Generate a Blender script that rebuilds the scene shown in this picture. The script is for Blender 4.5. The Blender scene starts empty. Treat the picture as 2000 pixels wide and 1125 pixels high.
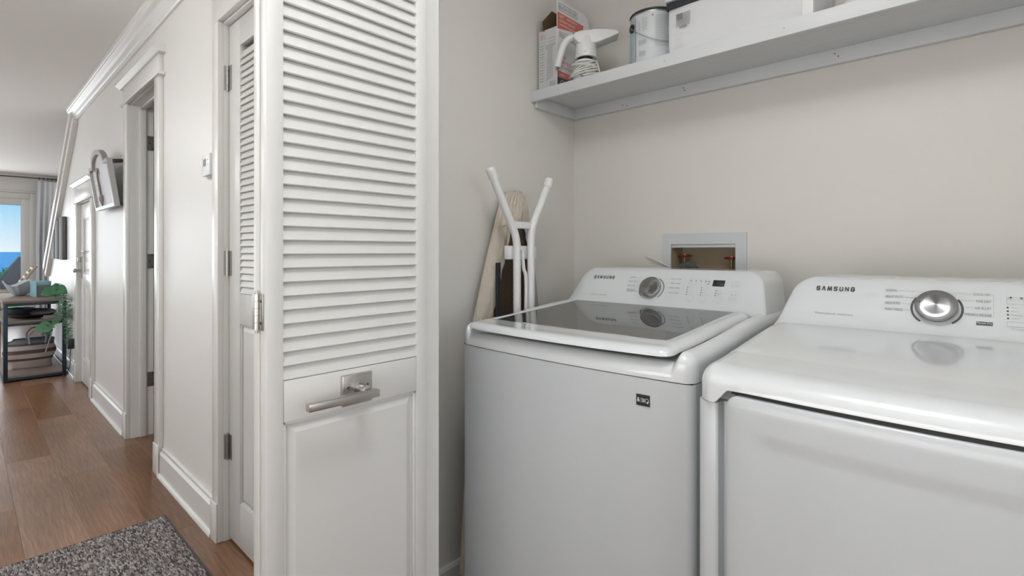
import bpy, bmesh, math, random
from mathutils import Vector, Matrix, noise
R = math.radians
random.seed(7)
C = bpy.context.scene.collection
PI = math.pi

# ------------------------------------------------------------------ camera
CAMZ = 1.17
YAW = math.atan2(1075, 1000)            # hall direction (+Y) lies 47.07 deg left of the view axis
cd = bpy.data.cameras.new('camera'); cam = bpy.data.objects.new('camera', cd); C.objects.link(cam)
cam.location = (0, 0, CAMZ); cam.rotation_euler = (PI/2, 0, -YAW)
cd.sensor_width = 36; cd.lens = 18.0; cd.shift_y = -(562.5-491)/2000 * 1.0
cd.clip_start = 0.02; cd.clip_end = 9000
bpy.context.scene.camera = cam
FX, FY = math.sin(YAW), math.cos(YAW)

# ------------------------------------------------------------------ world, lights, exposure
vs = bpy.context.scene.view_settings
bpy.context.scene.display_settings.display_device = 'sRGB'
vs.view_transform = 'Standard'; vs.look = 'None'; vs.gamma = 1; vs.use_curve_mapping = False
vs.exposure = 0.62
w = bpy.data.worlds.new('sky'); bpy.context.scene.world = w; w.use_nodes = True
nt = w.node_tree; bg = nt.nodes['Background']
tc = nt.nodes.new('ShaderNodeTexCoord'); sx = nt.nodes.new('ShaderNodeSeparateXYZ')
cr = nt.nodes.new('ShaderNodeValToRGB')
nt.links.new(tc.outputs['Generated'], sx.inputs[0]); nt.links.new(sx.outputs['Z'], cr.inputs[0])
cr.color_ramp.elements[0].position = 0.0; cr.color_ramp.elements[0].color = (.80, .93, 1.0, 1)
cr.color_ramp.elements[1].position = 0.35; cr.color_ramp.elements[1].color = (.10, .36, .88, 1)
e = cr.color_ramp.elements.new(0.07); e.color = (.34, .70, .98, 1)
nt.links.new(cr.outputs[0], bg.inputs[0]); bg.inputs[1].default_value = .66

def area(name, loc, size, power, rot=(0, 0, 0), col=(1, 1, 1)):
    l = bpy.data.lights.new(name, 'AREA'); l.shape = 'RECTANGLE'; l.size = size[0]; l.size_y = size[1]
    l.energy = power; l.color = col
    o = bpy.data.objects.new(name, l); C.objects.link(o); o.location = loc; o.rotation_euler = rot
    return o
sun = bpy.data.lights.new('sun', 'SUN'); sun.energy = 1.5; sun.angle = R(1); sun.color = (1, .97, .92)
so = bpy.data.objects.new('sun', sun); C.objects.link(so); so.rotation_euler = (R(38), R(-28), 0)
# daylight through the living room openings; back and entry are added fill lights
area('daylight_far', (-.45, 11.75, 1.15), (2.2, 1.8), 26, (R(-90), 0, 0), (.97, .99, 1))
area('daylight_side', (-2.93, 8.4, 1.35), (4.6, 1.7), 42, (0, R(-132), 0), (1, .995, .98))
area('fill_back', (-.25, -2.43, 1.5), (1.5, 1.5), 15, (R(105), 0, 0), (1, .99, .97))
area('fill_entry', (-1.17, .3, 1.3), (1.7, 1.9), 20, (0, R(-135), 0), (1, .99, .97))

# ------------------------------------------------------------------ materials
def mat(name, col, rough=.5, metal=0, spec=.5, coat=0, bump=0, bscale=60, var=0, vscale=3, ior=None, stretch=(1, 1, 1), bd=.002):
    m = bpy.data.materials.new(name); m.use_nodes = True; n = m.node_tree; p = n.nodes['Principled BSDF']
    p.inputs['Base Color'].default_value = (*col, 1); p.inputs['Roughness'].default_value = rough
    p.inputs['Metallic'].default_value = metal; p.inputs['Specular IOR Level'].default_value = spec
    p.inputs['Coat Weight'].default_value = coat; p.inputs['Coat Roughness'].default_value = .06
    if ior: p.inputs['IOR'].default_value = ior
    g = None
    if bump or var:
        g = n.nodes.new('ShaderNodeNewGeometry'); mp = n.nodes.new('ShaderNodeMapping'); mp.inputs['Scale'].default_value = stretch
        n.links.new(g.outputs['Position'], mp.inputs[0])
    if bump:
        t = n.nodes.new('ShaderNodeTexNoise'); t.inputs['Scale'].default_value = bscale; t.inputs['Detail'].default_value = 3
        b = n.nodes.new('ShaderNodeBump'); b.inputs['Strength'].default_value = bump; b.inputs['Distance'].default_value = bd
        n.links.new(mp.outputs[0], t.inputs['Vector']); n.links.new(t.outputs[0], b.inputs['Height']); n.links.new(b.outputs[0], p.inputs['Normal'])
    if var:
        t = n.nodes.new('ShaderNodeTexNoise'); t.inputs['Scale'].default_value = vscale; t.inputs['Detail'].default_value = 5
        mx = n.nodes.new('ShaderNodeMix'); mx.data_type = 'RGBA'
        mx.inputs[6].default_value = (*[c*(1-var) for c in col], 1); mx.inputs[7].default_value = (*[min(1, c*(1+var)) for c in col], 1)
        n.links.new(mp.outputs[0], t.inputs['Vector']); n.links.new(t.outputs[0], mx.inputs[0]); n.links.new(mx.outputs[2], p.inputs['Base Color'])
    return m
M = {}
M['trim'] = mat('trim_paint', (.72, .71, .68), .26)
M['wall'] = mat('hall_wall_paint', (.735, .718, .69), .38, bump=.05, bscale=45)
M['lwall'] = mat('laundry_wall_paint', (.735, .712, .668), .5, bump=.04, bscale=60, var=.02, vscale=2)
M['ceil'] = mat('ceiling_paint', (.93, .928, .915), .7, bump=.05, bscale=30)
M['door'] = mat('door_paint', (.60, .592, .572), .36, bump=.03, bscale=70, stretch=(1, 1, 1))
M['shelf'] = mat('shelf_paint', (.66, .675, .69), .45, bump=.25, bd=.006, bscale=30, stretch=(6, .5, 1), var=.05, vscale=8)
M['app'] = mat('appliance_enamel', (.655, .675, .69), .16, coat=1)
M['appshade'] = mat('appliance_shaded_enamel', (.515, .537, .553), .30, coat=.4)  # same enamel as the tops, darkened to put shade on the fronts
M['black'] = mat('black_plastic', (.015, .015, .017), .4)
M['gap'] = mat('rubber_gasket', (.03, .03, .03), .7)
M['print'] = mat('grey_print', (.21, .21, .22), .5)
M['lprint'] = mat('light_grey_print', (.40, .40, .41), .5)
M['ink'] = mat('dark_ink', (.06, .06, .065), .5)
M['wprint'] = mat('white_print', (.75, .75, .75), .5)
M['glass'] = mat('tinted_lid_glass', (.05, .05, .052), .02, spec=.5, ior=2.1)
M['nickel'] = mat('brushed_nickel', (.52, .50, .47), .3, metal=1, bump=.05, bscale=120)
M['hinge'] = mat('hinge_steel', (.42, .41, .39), .35, metal=1)
M['white'] = mat('white_plastic', (.80, .80, .80), .3)
M['wmetal'] = mat('white_coated_steel', (.80, .80, .80), .28)
M['boxw'] = mat('outlet_box_plastic', (.62, .64, .66), .4)
M['cavity'] = mat('cavity_board', (.46, .38, .27), .8, var=.12, vscale=12)
M['red'] = mat('red_enamel', (.27, .02, .015), .4)
M['brass'] = mat('aged_brass', (.35, .25, .12), .4, metal=1)
M['hose'] = mat('grey_hose', (.10, .10, .10), .5)
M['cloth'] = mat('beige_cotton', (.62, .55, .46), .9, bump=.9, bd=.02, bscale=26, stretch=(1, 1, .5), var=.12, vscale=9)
M['hemshade'] = mat('shaded_hem_cloth', (.42, .42, .43), .6, bump=.5, bd=.01, bscale=60)  # right hem lies in shadow; the shade is put into its grey
M['card'] = mat('grey_card', (.62, .62, .61), .6)
M['cardin'] = mat('brown_card', (.13, .075, .035), .8)
M['cardfront'] = mat('white_card', (.78, .78, .79), .5)
M['coral'] = mat('coral_print', (.62, .16, .12), .5)
M['navy'] = mat('navy_print', (.05, .06, .09), .5)
M['picture'] = mat('grey_picture_print', (.47, .48, .49), .5)
M['cord'] = mat('cream_cord', (.70, .69, .65), .45)
M['label'] = mat('can_label_paper', (.60, .62, .64), .45)
M['labelb'] = mat('can_label_teal', (.38, .50, .52), .45)
M['steel'] = mat('tin_steel', (.45, .46, .47), .3, metal=1)
M['fabricw'] = mat('white_padded_fabric', (.68, .69, .70), .75, bump=.5, bd=.014, bscale=14, var=.03, vscale=9)
M['strap'] = mat('black_strap', (.03, .033, .04), .7)
M['canvas'] = mat('dark_canvas_edge', (.10, .095, .09), .6)
M['frame'] = mat('pewter_frame', (.40, .39, .38), .35, metal=.6)
M['paper'] = mat('pale_print', (.74, .74, .77), .5)
M['tmetal'] = mat('dark_blue_metal', (.02, .035, .05), .4, metal=.3)
M['twood'] = mat('weathered_wood', (.20, .15, .125), .55, var=.45, vscale=7, stretch=(1, .3, 1))
M['teal'] = mat('teal_card', (.20, .36, .40), .6)
M['leaf'] = mat('leaf_green', (.05, .17, .075), .5, var=.3, vscale=30)
M['leafg'] = mat('leaf_grey_green', (.12, .22, .16), .6, var=.3, vscale=30)
M['wicker'] = mat('grey_wicker', (.13, .14, .15), .8, bump=.5, bscale=90)
M['tray'] = mat('dark_tray', (.035, .03, .03), .5)
M['curtain'] = mat('white_curtain', (.72, .73, .76), .9, bump=.1, bscale=50)
M['lounge'] = mat('grey_lounge', (.30, .24, .19), .8)
M['cwood'] = mat('pale_chair_wood', (.45, .36, .27), .6)
M['deck'] = mat('deck_stone', (.55, .54, .50), .8, var=.1)
M['lawn'] = mat('lawn', (.10, .38, .03), .9, var=.3, vscale=6)
M['hedge'] = mat('hedge', (.06, .26, .03), .8, bump=.8, bd=.05, bscale=20, var=.6, vscale=14)
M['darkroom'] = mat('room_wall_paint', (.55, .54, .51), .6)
M['towel'] = mat('white_towel', (.78, .78, .79), .9, bump=.3, bd=.01, bscale=80)
M['bowl'] = mat('pale_glass_bowl', (.50, .55, .58), .45, coat=.1)

def node_sea():
    m = mat('sea_water', (.12, .40, .60), .6, bump=.4, bd=.5, bscale=.08); return m
M['sea'] = node_sea()

def wood_floor():
    m = bpy.data.materials.new('floor_planks_wood'); m.use_nodes = True; n = m.node_tree; p = n.nodes['Principled BSDF']; L = n.links.new
    g = n.nodes.new('ShaderNodeNewGeometry'); oi = n.nodes.new('ShaderNodeObjectInfo')
    off = n.nodes.new('ShaderNodeVectorMath'); off.operation = 'MULTIPLY_ADD'
    cmb = n.nodes.new('ShaderNodeCombineXYZ'); L(oi.outputs['Random'], cmb.inputs[0]); L(oi.outputs['Random'], cmb.inputs[1])
    L(cmb.outputs[0], off.inputs[0]); off.inputs[1].default_value = (9, 31, 0); L(g.outputs['Position'], off.inputs[2])
    mp = n.nodes.new('ShaderNodeMapping'); mp.inputs['Scale'].default_value = (1, .035, 1); L(off.outputs[0], mp.inputs[0])
    t = n.nodes.new('ShaderNodeTexNoise'); t.inputs['Scale'].default_value = 190; t.inputs['Detail'].default_value = 4; t.inputs['Distortion'].default_value = .15
    L(mp.outputs[0], t.inputs['Vector'])
    mp2 = n.nodes.new('ShaderNodeMapping'); mp2.inputs['Scale'].default_value = (1, .28, 1); L(off.outputs[0], mp2.inputs[0])
    wv = n.nodes.new('ShaderNodeTexWave'); wv.inputs['Scale'].default_value = 14; wv.inputs['Distortion'].default_value = 9; wv.inputs['Detail'].default_value = 3; wv.inputs['Detail Scale'].default_value = 1.2
    wv.bands_direction = 'X'; L(mp2.outputs[0], wv.inputs['Vector'])
    t2 = n.nodes.new('ShaderNodeTexNoise'); t2.inputs['Scale'].default_value = 5; t2.inputs['Detail'].default_value = 4; L(mp2.outputs[0], t2.inputs['Vector'])
    r = n.nodes.new('ShaderNodeValToRGB'); L(t.outputs[0], r.inputs[0])
    r.color_ramp.elements[0].position = .32; r.color_ramp.elements[0].color = (.150, .070, .031, 1)
    r.color_ramp.elements[1].position = .70; r.color_ramp.elements[1].color = (.245, .128, .066, 1)
    mx = n.nodes.new('ShaderNodeMix'); mx.data_type = 'RGBA'; mx.blend_type = 'MULTIPLY'; mx.inputs[0].default_value = .35
    r2 = n.nodes.new('ShaderNodeValToRGB'); r2.color_ramp.elements[0].color = (.55, .55, .55, 1); r2.color_ramp.elements[1].color = (1.15, 1.12, 1.08, 1)
    L(wv.outputs[0], r2.inputs[0]); L(r.outputs[0], mx.inputs[6]); L(r2.outputs[0], mx.inputs[7])
    mx2 = n.nodes.new('ShaderNodeMix'); mx2.data_type = 'RGBA'; mx2.blend_type = 'MULTIPLY'; mx2.inputs[0].default_value = .8
    r3 = n.nodes.new('ShaderNodeValToRGB'); r3.color_ramp.elements[0].position = .3; r3.color_ramp.elements[0].color = (.70, .68, .68, 1)
    r3.color_ramp.elements[1].position = .75; r3.color_ramp.elements[1].color = (1.35, 1.3, 1.25, 1)
    L(t2.outputs[0], r3.inputs[0]); L(mx.outputs[2], mx2.inputs[6]); L(r3.outputs[0], mx2.inputs[7])
    hs = n.nodes.new('ShaderNodeHueSaturation'); mr = n.nodes.new('ShaderNodeMapRange'); L(oi.outputs['Random'], mr.inputs[0])
    mr.inputs[3].default_value = .78; mr.inputs[4].default_value = 1.25; L(mr.outputs[0], hs.inputs['Value']); L(mx2.outputs[2], hs.inputs['Color'])
    mr2 = n.nodes.new('ShaderNodeMapRange'); L(oi.outputs['Random'], mr2.inputs[0]); mr2.inputs[3].default_value = 1.15; mr2.inputs[4].default_value = .8; L(mr2.outputs[0], hs.inputs['Saturation'])
    L(hs.outputs[0], p.inputs['Base Color'])
    b = n.nodes.new('ShaderNodeBump'); b.inputs['Strength'].default_value = .12; b.inputs['Distance'].default_value = .004; L(t.outputs[0], b.inputs['Height']); L(b.outputs[0], p.inputs['Normal'])
    p.inputs['Roughness'].default_value = .30; p.inputs['Specular IOR Level'].default_value = .5
    return m
M['floor'] = wood_floor()

def rug_mat():
    m = bpy.data.materials.new('woven_rug_yarn'); m.use_nodes = True; n = m.node_tree; p = n.nodes['Principled BSDF']; L = n.links.new
    g = n.nodes.new('ShaderNodeNewGeometry'); mp = n.nodes.new('ShaderNodeMapping'); mp.inputs['Rotation'].default_value = (0, 0, R(35)); mp.inputs['Scale'].default_value = (230, 62, 1)
    L(g.outputs['Position'], mp.inputs[0])
    v = n.nodes.new('ShaderNodeTexVoronoi'); v.inputs['Scale'].default_value = 1; L(mp.outputs[0], v.inputs['Vector'])
    s = n.nodes.new('ShaderNodeSeparateColor'); L(v.outputs['Color'], s.inputs[0])
    r = n.nodes.new('ShaderNodeValToRGB'); r.color_ramp.interpolation = 'CONSTANT'; L(s.outputs[0], r.inputs[0])
    el = r.color_ramp.elements; el[0].color = (.06, .052, .05, 1); el[1].position = .22; el[1].color = (.17, .155, .15, 1)
    for q, c in ((.52, (.13, .10, .088)), (.66, (.34, .32, .305)), (.84, (.24, .22, .21))):
        k = el.new(q); k.color = (*c, 1)
    L(r.outputs[0], p.inputs['Base Color']); p.inputs['Roughness'].default_value = .95; p.inputs['Specular IOR Level'].default_value = .1
    b = n.nodes.new('ShaderNodeBump'); b.inputs['Strength'].default_value = .7; b.inputs['Distance'].default_value = .003; b.invert = True
    L(v.outputs['Distance'], b.inputs['Height']); L(b.outputs[0], p.inputs['Normal'])
    return m
M['rug'] = rug_mat()

def knob_mat():
    m = mat('spun_steel', (.33, .33, .34), .24, metal=1); n = m.node_tree; p = n.nodes['Principled BSDF']
    t = n.nodes.new('ShaderNodeTangent'); t.direction_type = 'RADIAL'; t.axis = 'Z'
    n.links.new(t.outputs[0], p.inputs['Tangent']); p.inputs['Anisotropic'].default_value = .95
    return m
M['knob'] = knob_mat()

def mesh_mat():     # expanded metal mesh of the ironing board
    m = bpy.data.materials.new('expanded_mesh_metal'); m.use_nodes = True; n = m.node_tree; p = n.nodes['Principled BSDF']; L = n.links.new
    g = n.nodes.new('ShaderNodeNewGeometry'); s = n.nodes.new('ShaderNodeSeparateXYZ'); L(g.outputs['Position'], s.inputs[0])
    def mth(op, a, b=None):
        k = n.nodes.new('ShaderNodeMath'); k.operation = op
        for i, q in enumerate((a, b)):
            if q is None: continue
            if isinstance(q, (int, float)): k.inputs[i].default_value = q
            else: L(q, k.inputs[i])
        return k.outputs[0]
    a = mth('MULTIPLY', s.outputs['X'], 70); b = mth('MULTIPLY', s.outputs['Z'], 50)
    u = mth('ABSOLUTE', mth('SUBTRACT', mth('FRACT', mth('ADD', a, b)), .5)); v = mth('ABSOLUTE', mth('SUBTRACT', mth('FRACT', mth('SUBTRACT', a, b)), .5))
    k = mth('GREATER_THAN', mth('MAXIMUM', u, v), .40)
    mx = n.nodes.new('ShaderNodeMix'); mx.data_type = 'RGBA'; L(k, mx.inputs[0])
    mx.inputs[6].default_value = (.085, .052, .025, 1); mx.inputs[7].default_value = (.012, .012, .012, 1)
    L(mx.outputs[2], p.inputs['Base Color']); p.inputs['Roughness'].default_value = .6
    return m
M['mesh'] = mesh_mat()

def tote_mat():
    m = bpy.data.materials.new('striped_tote_canvas'); m.use_nodes = True; n = m.node_tree; p = n.nodes['Principled BSDF']; L = n.links.new
    g = n.nodes.new('ShaderNodeNewGeometry'); s = n.nodes.new('ShaderNodeSeparateXYZ'); L(g.outputs['Position'], s.inputs[0])
    mr = n.nodes.new('ShaderNodeMapRange'); mr.inputs[1].default_value = .07; mr.inputs[2].default_value = .325; L(s.outputs['Z'], mr.inputs[0])
    r = n.nodes.new('ShaderNodeValToRGB'); r.color_ramp.interpolation = 'CONSTANT'; L(mr.outputs[0], r.inputs[0]); el = r.color_ramp.elements
    el[0].color = (.42, .36, .32, 1); el[1].position = .24; el[1].color = (.12, .065, .05, 1)
    for q, c in ((.33, (.48, .43, .39)), (.50, (.13, .075, .06)), (.64, (.46, .44, .43)), (.80, (.10, .075, .07)), (.88, (.17, .18, .20))):
        k = el.new(q); k.color = (*c, 1)
    L(r.outputs[0], p.inputs['Base Color']); p.inputs['Roughness'].default_value = .9
    return m
M['tote'] = tote_mat()

def emis(name, col, s):
    m = bpy.data.materials.new(name); m.use_nodes = True; p = m.node_tree.nodes['Principled BSDF']
    p.inputs['Base Color'].default_value = (.8, .8, .8, 1); p.inputs['Emission Color'].default_value = (*col, 1); p.inputs['Emission Strength'].default_value = s
    return m
M['lamp'] = emis('lit_diffuser', (1, .97, .92), 6)
M['winglass'] = bpy.data.materials.new('clear_window_glass'); M['winglass'].use_nodes = True
_n = M['winglass'].node_tree; _n.nodes.clear()
_o = _n.nodes.new('ShaderNodeOutputMaterial'); _t = _n.nodes.new('ShaderNodeBsdfTransparent'); _g = _n.nodes.new('ShaderNodeBsdfGlossy'); _g.inputs['Roughness'].default_value = .02
_f = _n.nodes.new('ShaderNodeFresnel'); _f.inputs[0].default_value = 1.45; _m = _n.nodes.new('ShaderNodeMixShader')
_n.links.new(_f.outputs[0], _m.inputs[0]); _n.links.new(_t.outputs[0], _m.inputs[1]); _n.links.new(_g.outputs[0], _m.inputs[2]); _n.links.new(_m.outputs[0], _o.inputs[0])

# ------------------------------------------------------------------ object helpers
def tag(o, label=None, cat=None, group=None, kind=None):
    if label: o['label'] = label
    if cat: o['category'] = cat
    if group: o['group'] = group
    if kind: o['kind'] = kind
    return o
def thing(name, loc, label, cat, group=None):
    o = bpy.data.objects.new(name, None); C.objects.link(o); o.location = loc; o.empty_display_size = .05
    return tag(o, label, cat, group)
def adopt(o, parent):
    """world-space children: the parent of a part is an Empty with a location, the parent of a sub-part is an unmoved mesh"""
    if parent is not None:
        o.parent = parent
        pm = parent.matrix_basis
        if parent.parent is None:
            o.matrix_parent_inverse = Matrix.Translation(-Vector(parent.location)) if parent.type == 'EMPTY' else pm.inverted()
        else:
            o.matrix_parent_inverse = pm.inverted()
    return o

class MB:
    def __init__(s): s.v = []; s.f = []; s.M = Matrix.Identity(4)
    def add(s, vs, fs):
        k = len(s.v); s.v += [tuple(s.M @ Vector(v)) for v in vs]; s.f += [tuple(i+k for i in f) for f in fs]; return s
    def box(s, x0, x1, y0, y1, z0, z1):
        if x0 > x1: x0, x1 = x1, x0
        if y0 > y1: y0, y1 = y1, y0
        v = [(x, y, z) for z in (z0, z1) for y in (y0, y1) for x in (x0, x1)]
        return s.add(v, [(0, 2, 3, 1), (4, 5, 7, 6), (0, 1, 5, 4), (2, 6, 7, 3), (0, 4, 6, 2), (1, 3, 7, 5)])
    def tube(s, pts, r, n=12, caps=True, closed=False):
        pts = [Vector(p) for p in pts]; N = len(pts); rs = r if isinstance(r, (list, tuple)) else [r]*N
        vs = []; up = None
        for i, p in enumerate(pts):
            a = pts[(i-1) % N] if (i > 0 or closed) else p; b = pts[(i+1) % N] if (i < N-1 or closed) else p
            d = (b-a).normalized()
            if up is None: up = Vector((0, 0, 1)) if abs(d.z) < .9 else Vector((1, 0, 0))
            x = d.cross(up).normalized(); y = x.cross(d).normalized(); up = y
            for k in range(n):
                t = 2*PI*k/n; vs.append(p + (x*math.cos(t) + y*math.sin(t))*rs[i])
        fs = []
        for i in range(N if closed else N-1):
            j = (i+1) % N
            for k in range(n):
                fs.append((i*n+k, i*n+(k+1) % n, j*n+(k+1) % n, j*n+k))
        if caps and not closed:
            fs.append(tuple(range(n))[::-1]); fs.append(tuple((N-1)*n+k for k in range(n)))
        return s.add([tuple(v) for v in vs], fs)
    def lathe(s, prof, n=40, cap=True):       # prof: (r, z) about local z
        vs = []; fs = []
        for r_, z in prof:
            for k in range(n): t = 2*PI*k/n; vs.append((r_*math.cos(t), r_*math.sin(t), z))
        for i in range(len(prof)-1):
            for k in range(n): fs.append((i*n+k, i*n+(k+1) % n, (i+1)*n+(k+1) % n, (i+1)*n+k))
        if cap:
            fs.append(tuple(range(n))[::-1]); fs.append(tuple((len(prof)-1)*n+k for k in range(n)))
        return s.add(vs, fs)
    def prism(s, poly, d):                    # poly: 3D points (planar), d: extrusion vector
        n = len(poly); d = Vector(d); v = [tuple(Vector(p)) for p in poly] + [tuple(Vector(p)+d) for p in poly]
        return s.add(v, [tuple(range(n))[::-1], tuple(range(n, 2*n))] + [(i, (i+1) % n, n+(i+1) % n, n+i) for i in range(n)])
    def soft(s, x0, x1, y0, y1, rx0, rx1, ry, rz, ztop, zbase, bow=0, xs=(), ys=(), nx=14, ny=14, N=7, warp=None, bottom=False):
        """cushion-cornered block: a height field over a rounded rectangle, with a skirt"""
        if not callable(ztop): _z = ztop; ztop = lambda x, y: _z
        if not callable(zbase): _b = zbase; zbase = lambda x, y: _b
        q = [math.sin(PI/2*(1-k/N)) for k in range(N)]
        def axis(a, b, ra, rb, extra, n):
            L = [a+ra*(1-t) for t in q] + [a+ra+(b-rb-a-ra)*k/n for k in range(n+1)] + [b-rb*(1-t) for t in reversed(q)]
            return sorted(set(round(t, 6) for t in L + [e for e in extra if a < e < b]))
        X = axis(x0, x1, rx0, rx1, xs, nx); Y = axis(y0, y1, ry, ry, ys, ny)
        nX, nY = len(X), len(Y); vs = []; yc = (y0+y1)/2; hw = (y1-y0)/2
        def P(x, y):
            sx = -1 if x-x0 < rx0 else 1
            px = (rx0-(x-x0))/rx0 if x-x0 < rx0 else ((rx1-(x1-x))/rx1 if x1-x < rx1 else 0)
            sy = -1 if y-y0 < ry else 1
            py = (ry-(y-y0))/ry if y-y0 < ry else ((ry-(y1-y))/ry if y1-y < ry else 0)
            m = max(px, py); l = math.hypot(px, py)
            if l > 1e-9: px, py = px/l*m, py/l*m
            rr = rx0 if sx < 0 else rx1
            if px > 0: x = x0+rx0*(1-px) if sx < 0 else x1-rx1*(1-px)
            if py > 0: y = y0+ry*(1-py) if sy < 0 else y1-ry*(1-py)
            m = min(1, m); drop = rz*(1-math.sqrt(max(0, 1-m*m)))
            xx = x - bow*(1-((y-yc)/hw)**2)*(x1-x)/(x1-x0)
            return xx, y, drop
        for y in Y:
            for x in X:
                a, b, d = P(x, y); z = ztop(a, b)-d
                vs.append((a, b, z))
        fs = [(j*nX+i, j*nX+i+1, (j+1)*nX+i+1, (j+1)*nX+i) for j in range(nY-1) for i in range(nX-1)]
        loop = [i for i in range(nX)] + [j*nX+nX-1 for j in range(1, nY)] + [(nY-1)*nX+i for i in range(nX-2, -1, -1)] + [j*nX for j in range(nY-2, 0, -1)]
        k = len(vs)
        for i in loop: x, y, z = vs[i]; vs.append((x, y, min(z, zbase(x, y))))
        n = len(loop)
        fs += [(loop[(i+1) % n], loop[i], k+i, k+(i+1) % n) for i in range(n)]
        if bottom: fs.append(tuple(k+i for i in range(n))[::-1])
        if warp: vs = [warp(*v) for v in vs]
        return s.add(vs, fs)
    def build(s, name, m, parent=None, smooth=False, bevel=0, seg=2, angle=30, mw=None, uvless=True):
        me = bpy.data.meshes.new(name); me.from_pydata(s.v, [], s.f); me.materials.append(M[m] if isinstance(m, str) else m)
        b = bmesh.new(); b.from_mesh(me); bmesh.ops.remove_doubles(b, verts=b.verts, dist=1e-6)
        bmesh.ops.recalc_face_normals(b, faces=b.faces)
        if bevel:
            ed = [e for e in b.edges if len(e.link_faces) == 2 and e.calc_face_angle(0) > R(40)]
            bmesh.ops.bevel(b, geom=ed, offset=bevel, segments=seg, profile=.5, affect='EDGES', clamp_overlap=True)
        if smooth or bevel:
            for f in b.faces: f.smooth = True
            for e_ in b.edges:
                if len(e_.link_faces) == 2 and e_.calc_face_angle(0) > R(angle): e_.smooth = False
        b.to_mesh(me); b.free()
        o = bpy.data.objects.new(name, me); C.objects.link(o)
        if mw is not None: o.matrix_basis = mw
        return adopt(o, parent)

def box(name, m, parent, x0, x1, y0, y1, z0, z1, bevel=0, seg=2, mw=None):
    return MB().box(x0, x1, y0, y1, z0, z1).build(name, m, parent, bevel=bevel, seg=seg, mw=mw)
def struct(o): o['kind'] = 'structure'; return o
def frame(ex, ey, o=(0, 0, 0)):
    ex = Vector(ex).normalized(); ey = Vector(ey).normalized(); ez = ex.cross(ey).normalized()
    m = Matrix((ex, ey, ez)).transposed().to_4x4(); m.translation = Vector(o); return m
def ray(px, py): u = (px-1000)/1000; return Vector((FX+u*FY, FY-u*FX, (491-py)/1000))
def hit(px, py, n, p):          # point of a real plane (normal n through p) seen at a place in the photograph
    n = Vector(n); d = ray(px, py); o = Vector((0, 0, CAMZ)); return o + d*((Vector(p)-o).dot(n)/d.dot(n))

_tc = {}
def text_geo(s, bold=0):
    if (s, bold) in _tc: return _tc[(s, bold)]
    cu = bpy.data.curves.new('t', 'FONT'); cu.body = s; cu.size = 1; cu.offset = bold; cu.resolution_u = 3
    ob = bpy.data.objects.new('t', cu); me = bpy.data.meshes.new_from_object(ob)
    vs = [tuple(v.co) for v in me.vertices]; fs = [tuple(p.vertices) for p in me.polygons]
    x0 = min(v[0] for v in vs); x1 = max(v[0] for v in vs); y0 = min(v[1] for v in vs); y1 = max(v[1] for v in vs)
    vs = [((v[0]-x0)/(x1-x0), (v[1]-y0)/(y1-y0), 0) for v in vs]
    bpy.data.objects.remove(ob); bpy.data.curves.remove(cu); bpy.data.meshes.remove(me)
    _tc[(s, bold)] = (vs, fs); return vs, fs
def text(mb, s, F, x, y, wd, ht, bold=0, z=.0004):
    """letters of width wd and height ht with lower left corner at (x, y) of the plane frame F"""
    vs, fs = text_geo(s, bold); mb.add([tuple(F @ Vector((x+v[0]*wd, y+v[1]*ht, z))) for v in vs], fs); return mb
def rect(mb, F, x0, x1, y0, y1, z=.0003): return mb.add([tuple(F @ Vector(p)) for p in ((x0, y0, z), (x1, y0, z), (x1, y1, z), (x0, y1, z))], [(0, 1, 2, 3)])
def outline(mb, F, x0, x1, y0, y1, t, z=.0003):
    rect(mb, F, x0, x1, y0, y0+t, z); rect(mb, F, x0, x1, y1-t, y1, z); rect(mb, F, x0, x0+t, y0, y1, z); rect(mb, F, x1-t, x1, y0, y1, z); return mb
def arc(mb, F, cx, cy, r0, r1, a0, a1, n=24, z=.0004):
    vs = []
    for k in range(n+1):
        a = R(a0+(a1-a0)*k/n)
        for r_ in (r0, r1): vs.append(tuple(F @ Vector((cx+r_*math.cos(a), cy+r_*math.sin(a), z))))
    return mb.add(vs, [(2*k, 2*k+1, 2*k+3, 2*k+2) for k in range(n)])
def disc(mb, F, cx, cy, r, n=12, z=.0004):
    return mb.add([tuple(F @ Vector((cx+r*math.cos(2*PI*k/n), cy+r*math.sin(2*PI*k/n), z))) for k in range(n)], [tuple(range(n))])
STROKES = {'S': [(1, .82), (.84, 1), (.16, 1), (0, .84), (0, .66), (.14, .54), (.86, .46), (1, .34), (1, .16), (.84, 0), (.16, 0), (0, .18)],
           'A': [(0, 0), (.42, 1), (.58, 1), (1, 0)], 'M': [(0, 0), (.13, 1), (.5, .1), (.87, 1), (1, 0)], 'U': [(0, 1), (0, .2), (.18, 0), (.82, 0), (1, .2), (1, 1)],
           'N': [(0, 0), (0, 1), (1, 0), (1, 1)], 'G': [(1, .78), (.84, 1), (.16, 1), (0, .82), (0, .18), (.16, 0), (.84, 0), (1, .18), (1, .48), (.55, .48)]}
def stroke_word(mb, word, F, x, y, wd, ht, t, z=.0004):
    ws_ = [1.25 if c == 'M' else 1 for c in word]; g = .42; u = wd/(sum(ws_)+g*(len(word)-1)); cx = x
    for c, wv in zip(word, ws_):
        P = [Vector((cx+t/2+p[0]*(u*wv-t), y+t/2+p[1]*(ht-t))) for p in STROKES[c]]
        for a, b in zip(P, P[1:]):
            d = (b-a).normalized(); q = Vector((-d.y, d.x))*t/2; a2, b2 = a-d*t*.45, b+d*t*.45
            mb.add([tuple(F @ Vector((*v, z))) for v in (a2-q, b2-q, b2+q, a2+q)], [(0, 1, 2, 3)])
        cx += u*(wv+g)
    return mb
def smooth(a, b, t): t = max(0, min(1, (t-a)/(b-a))); return t*t*(3-2*t)
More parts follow.
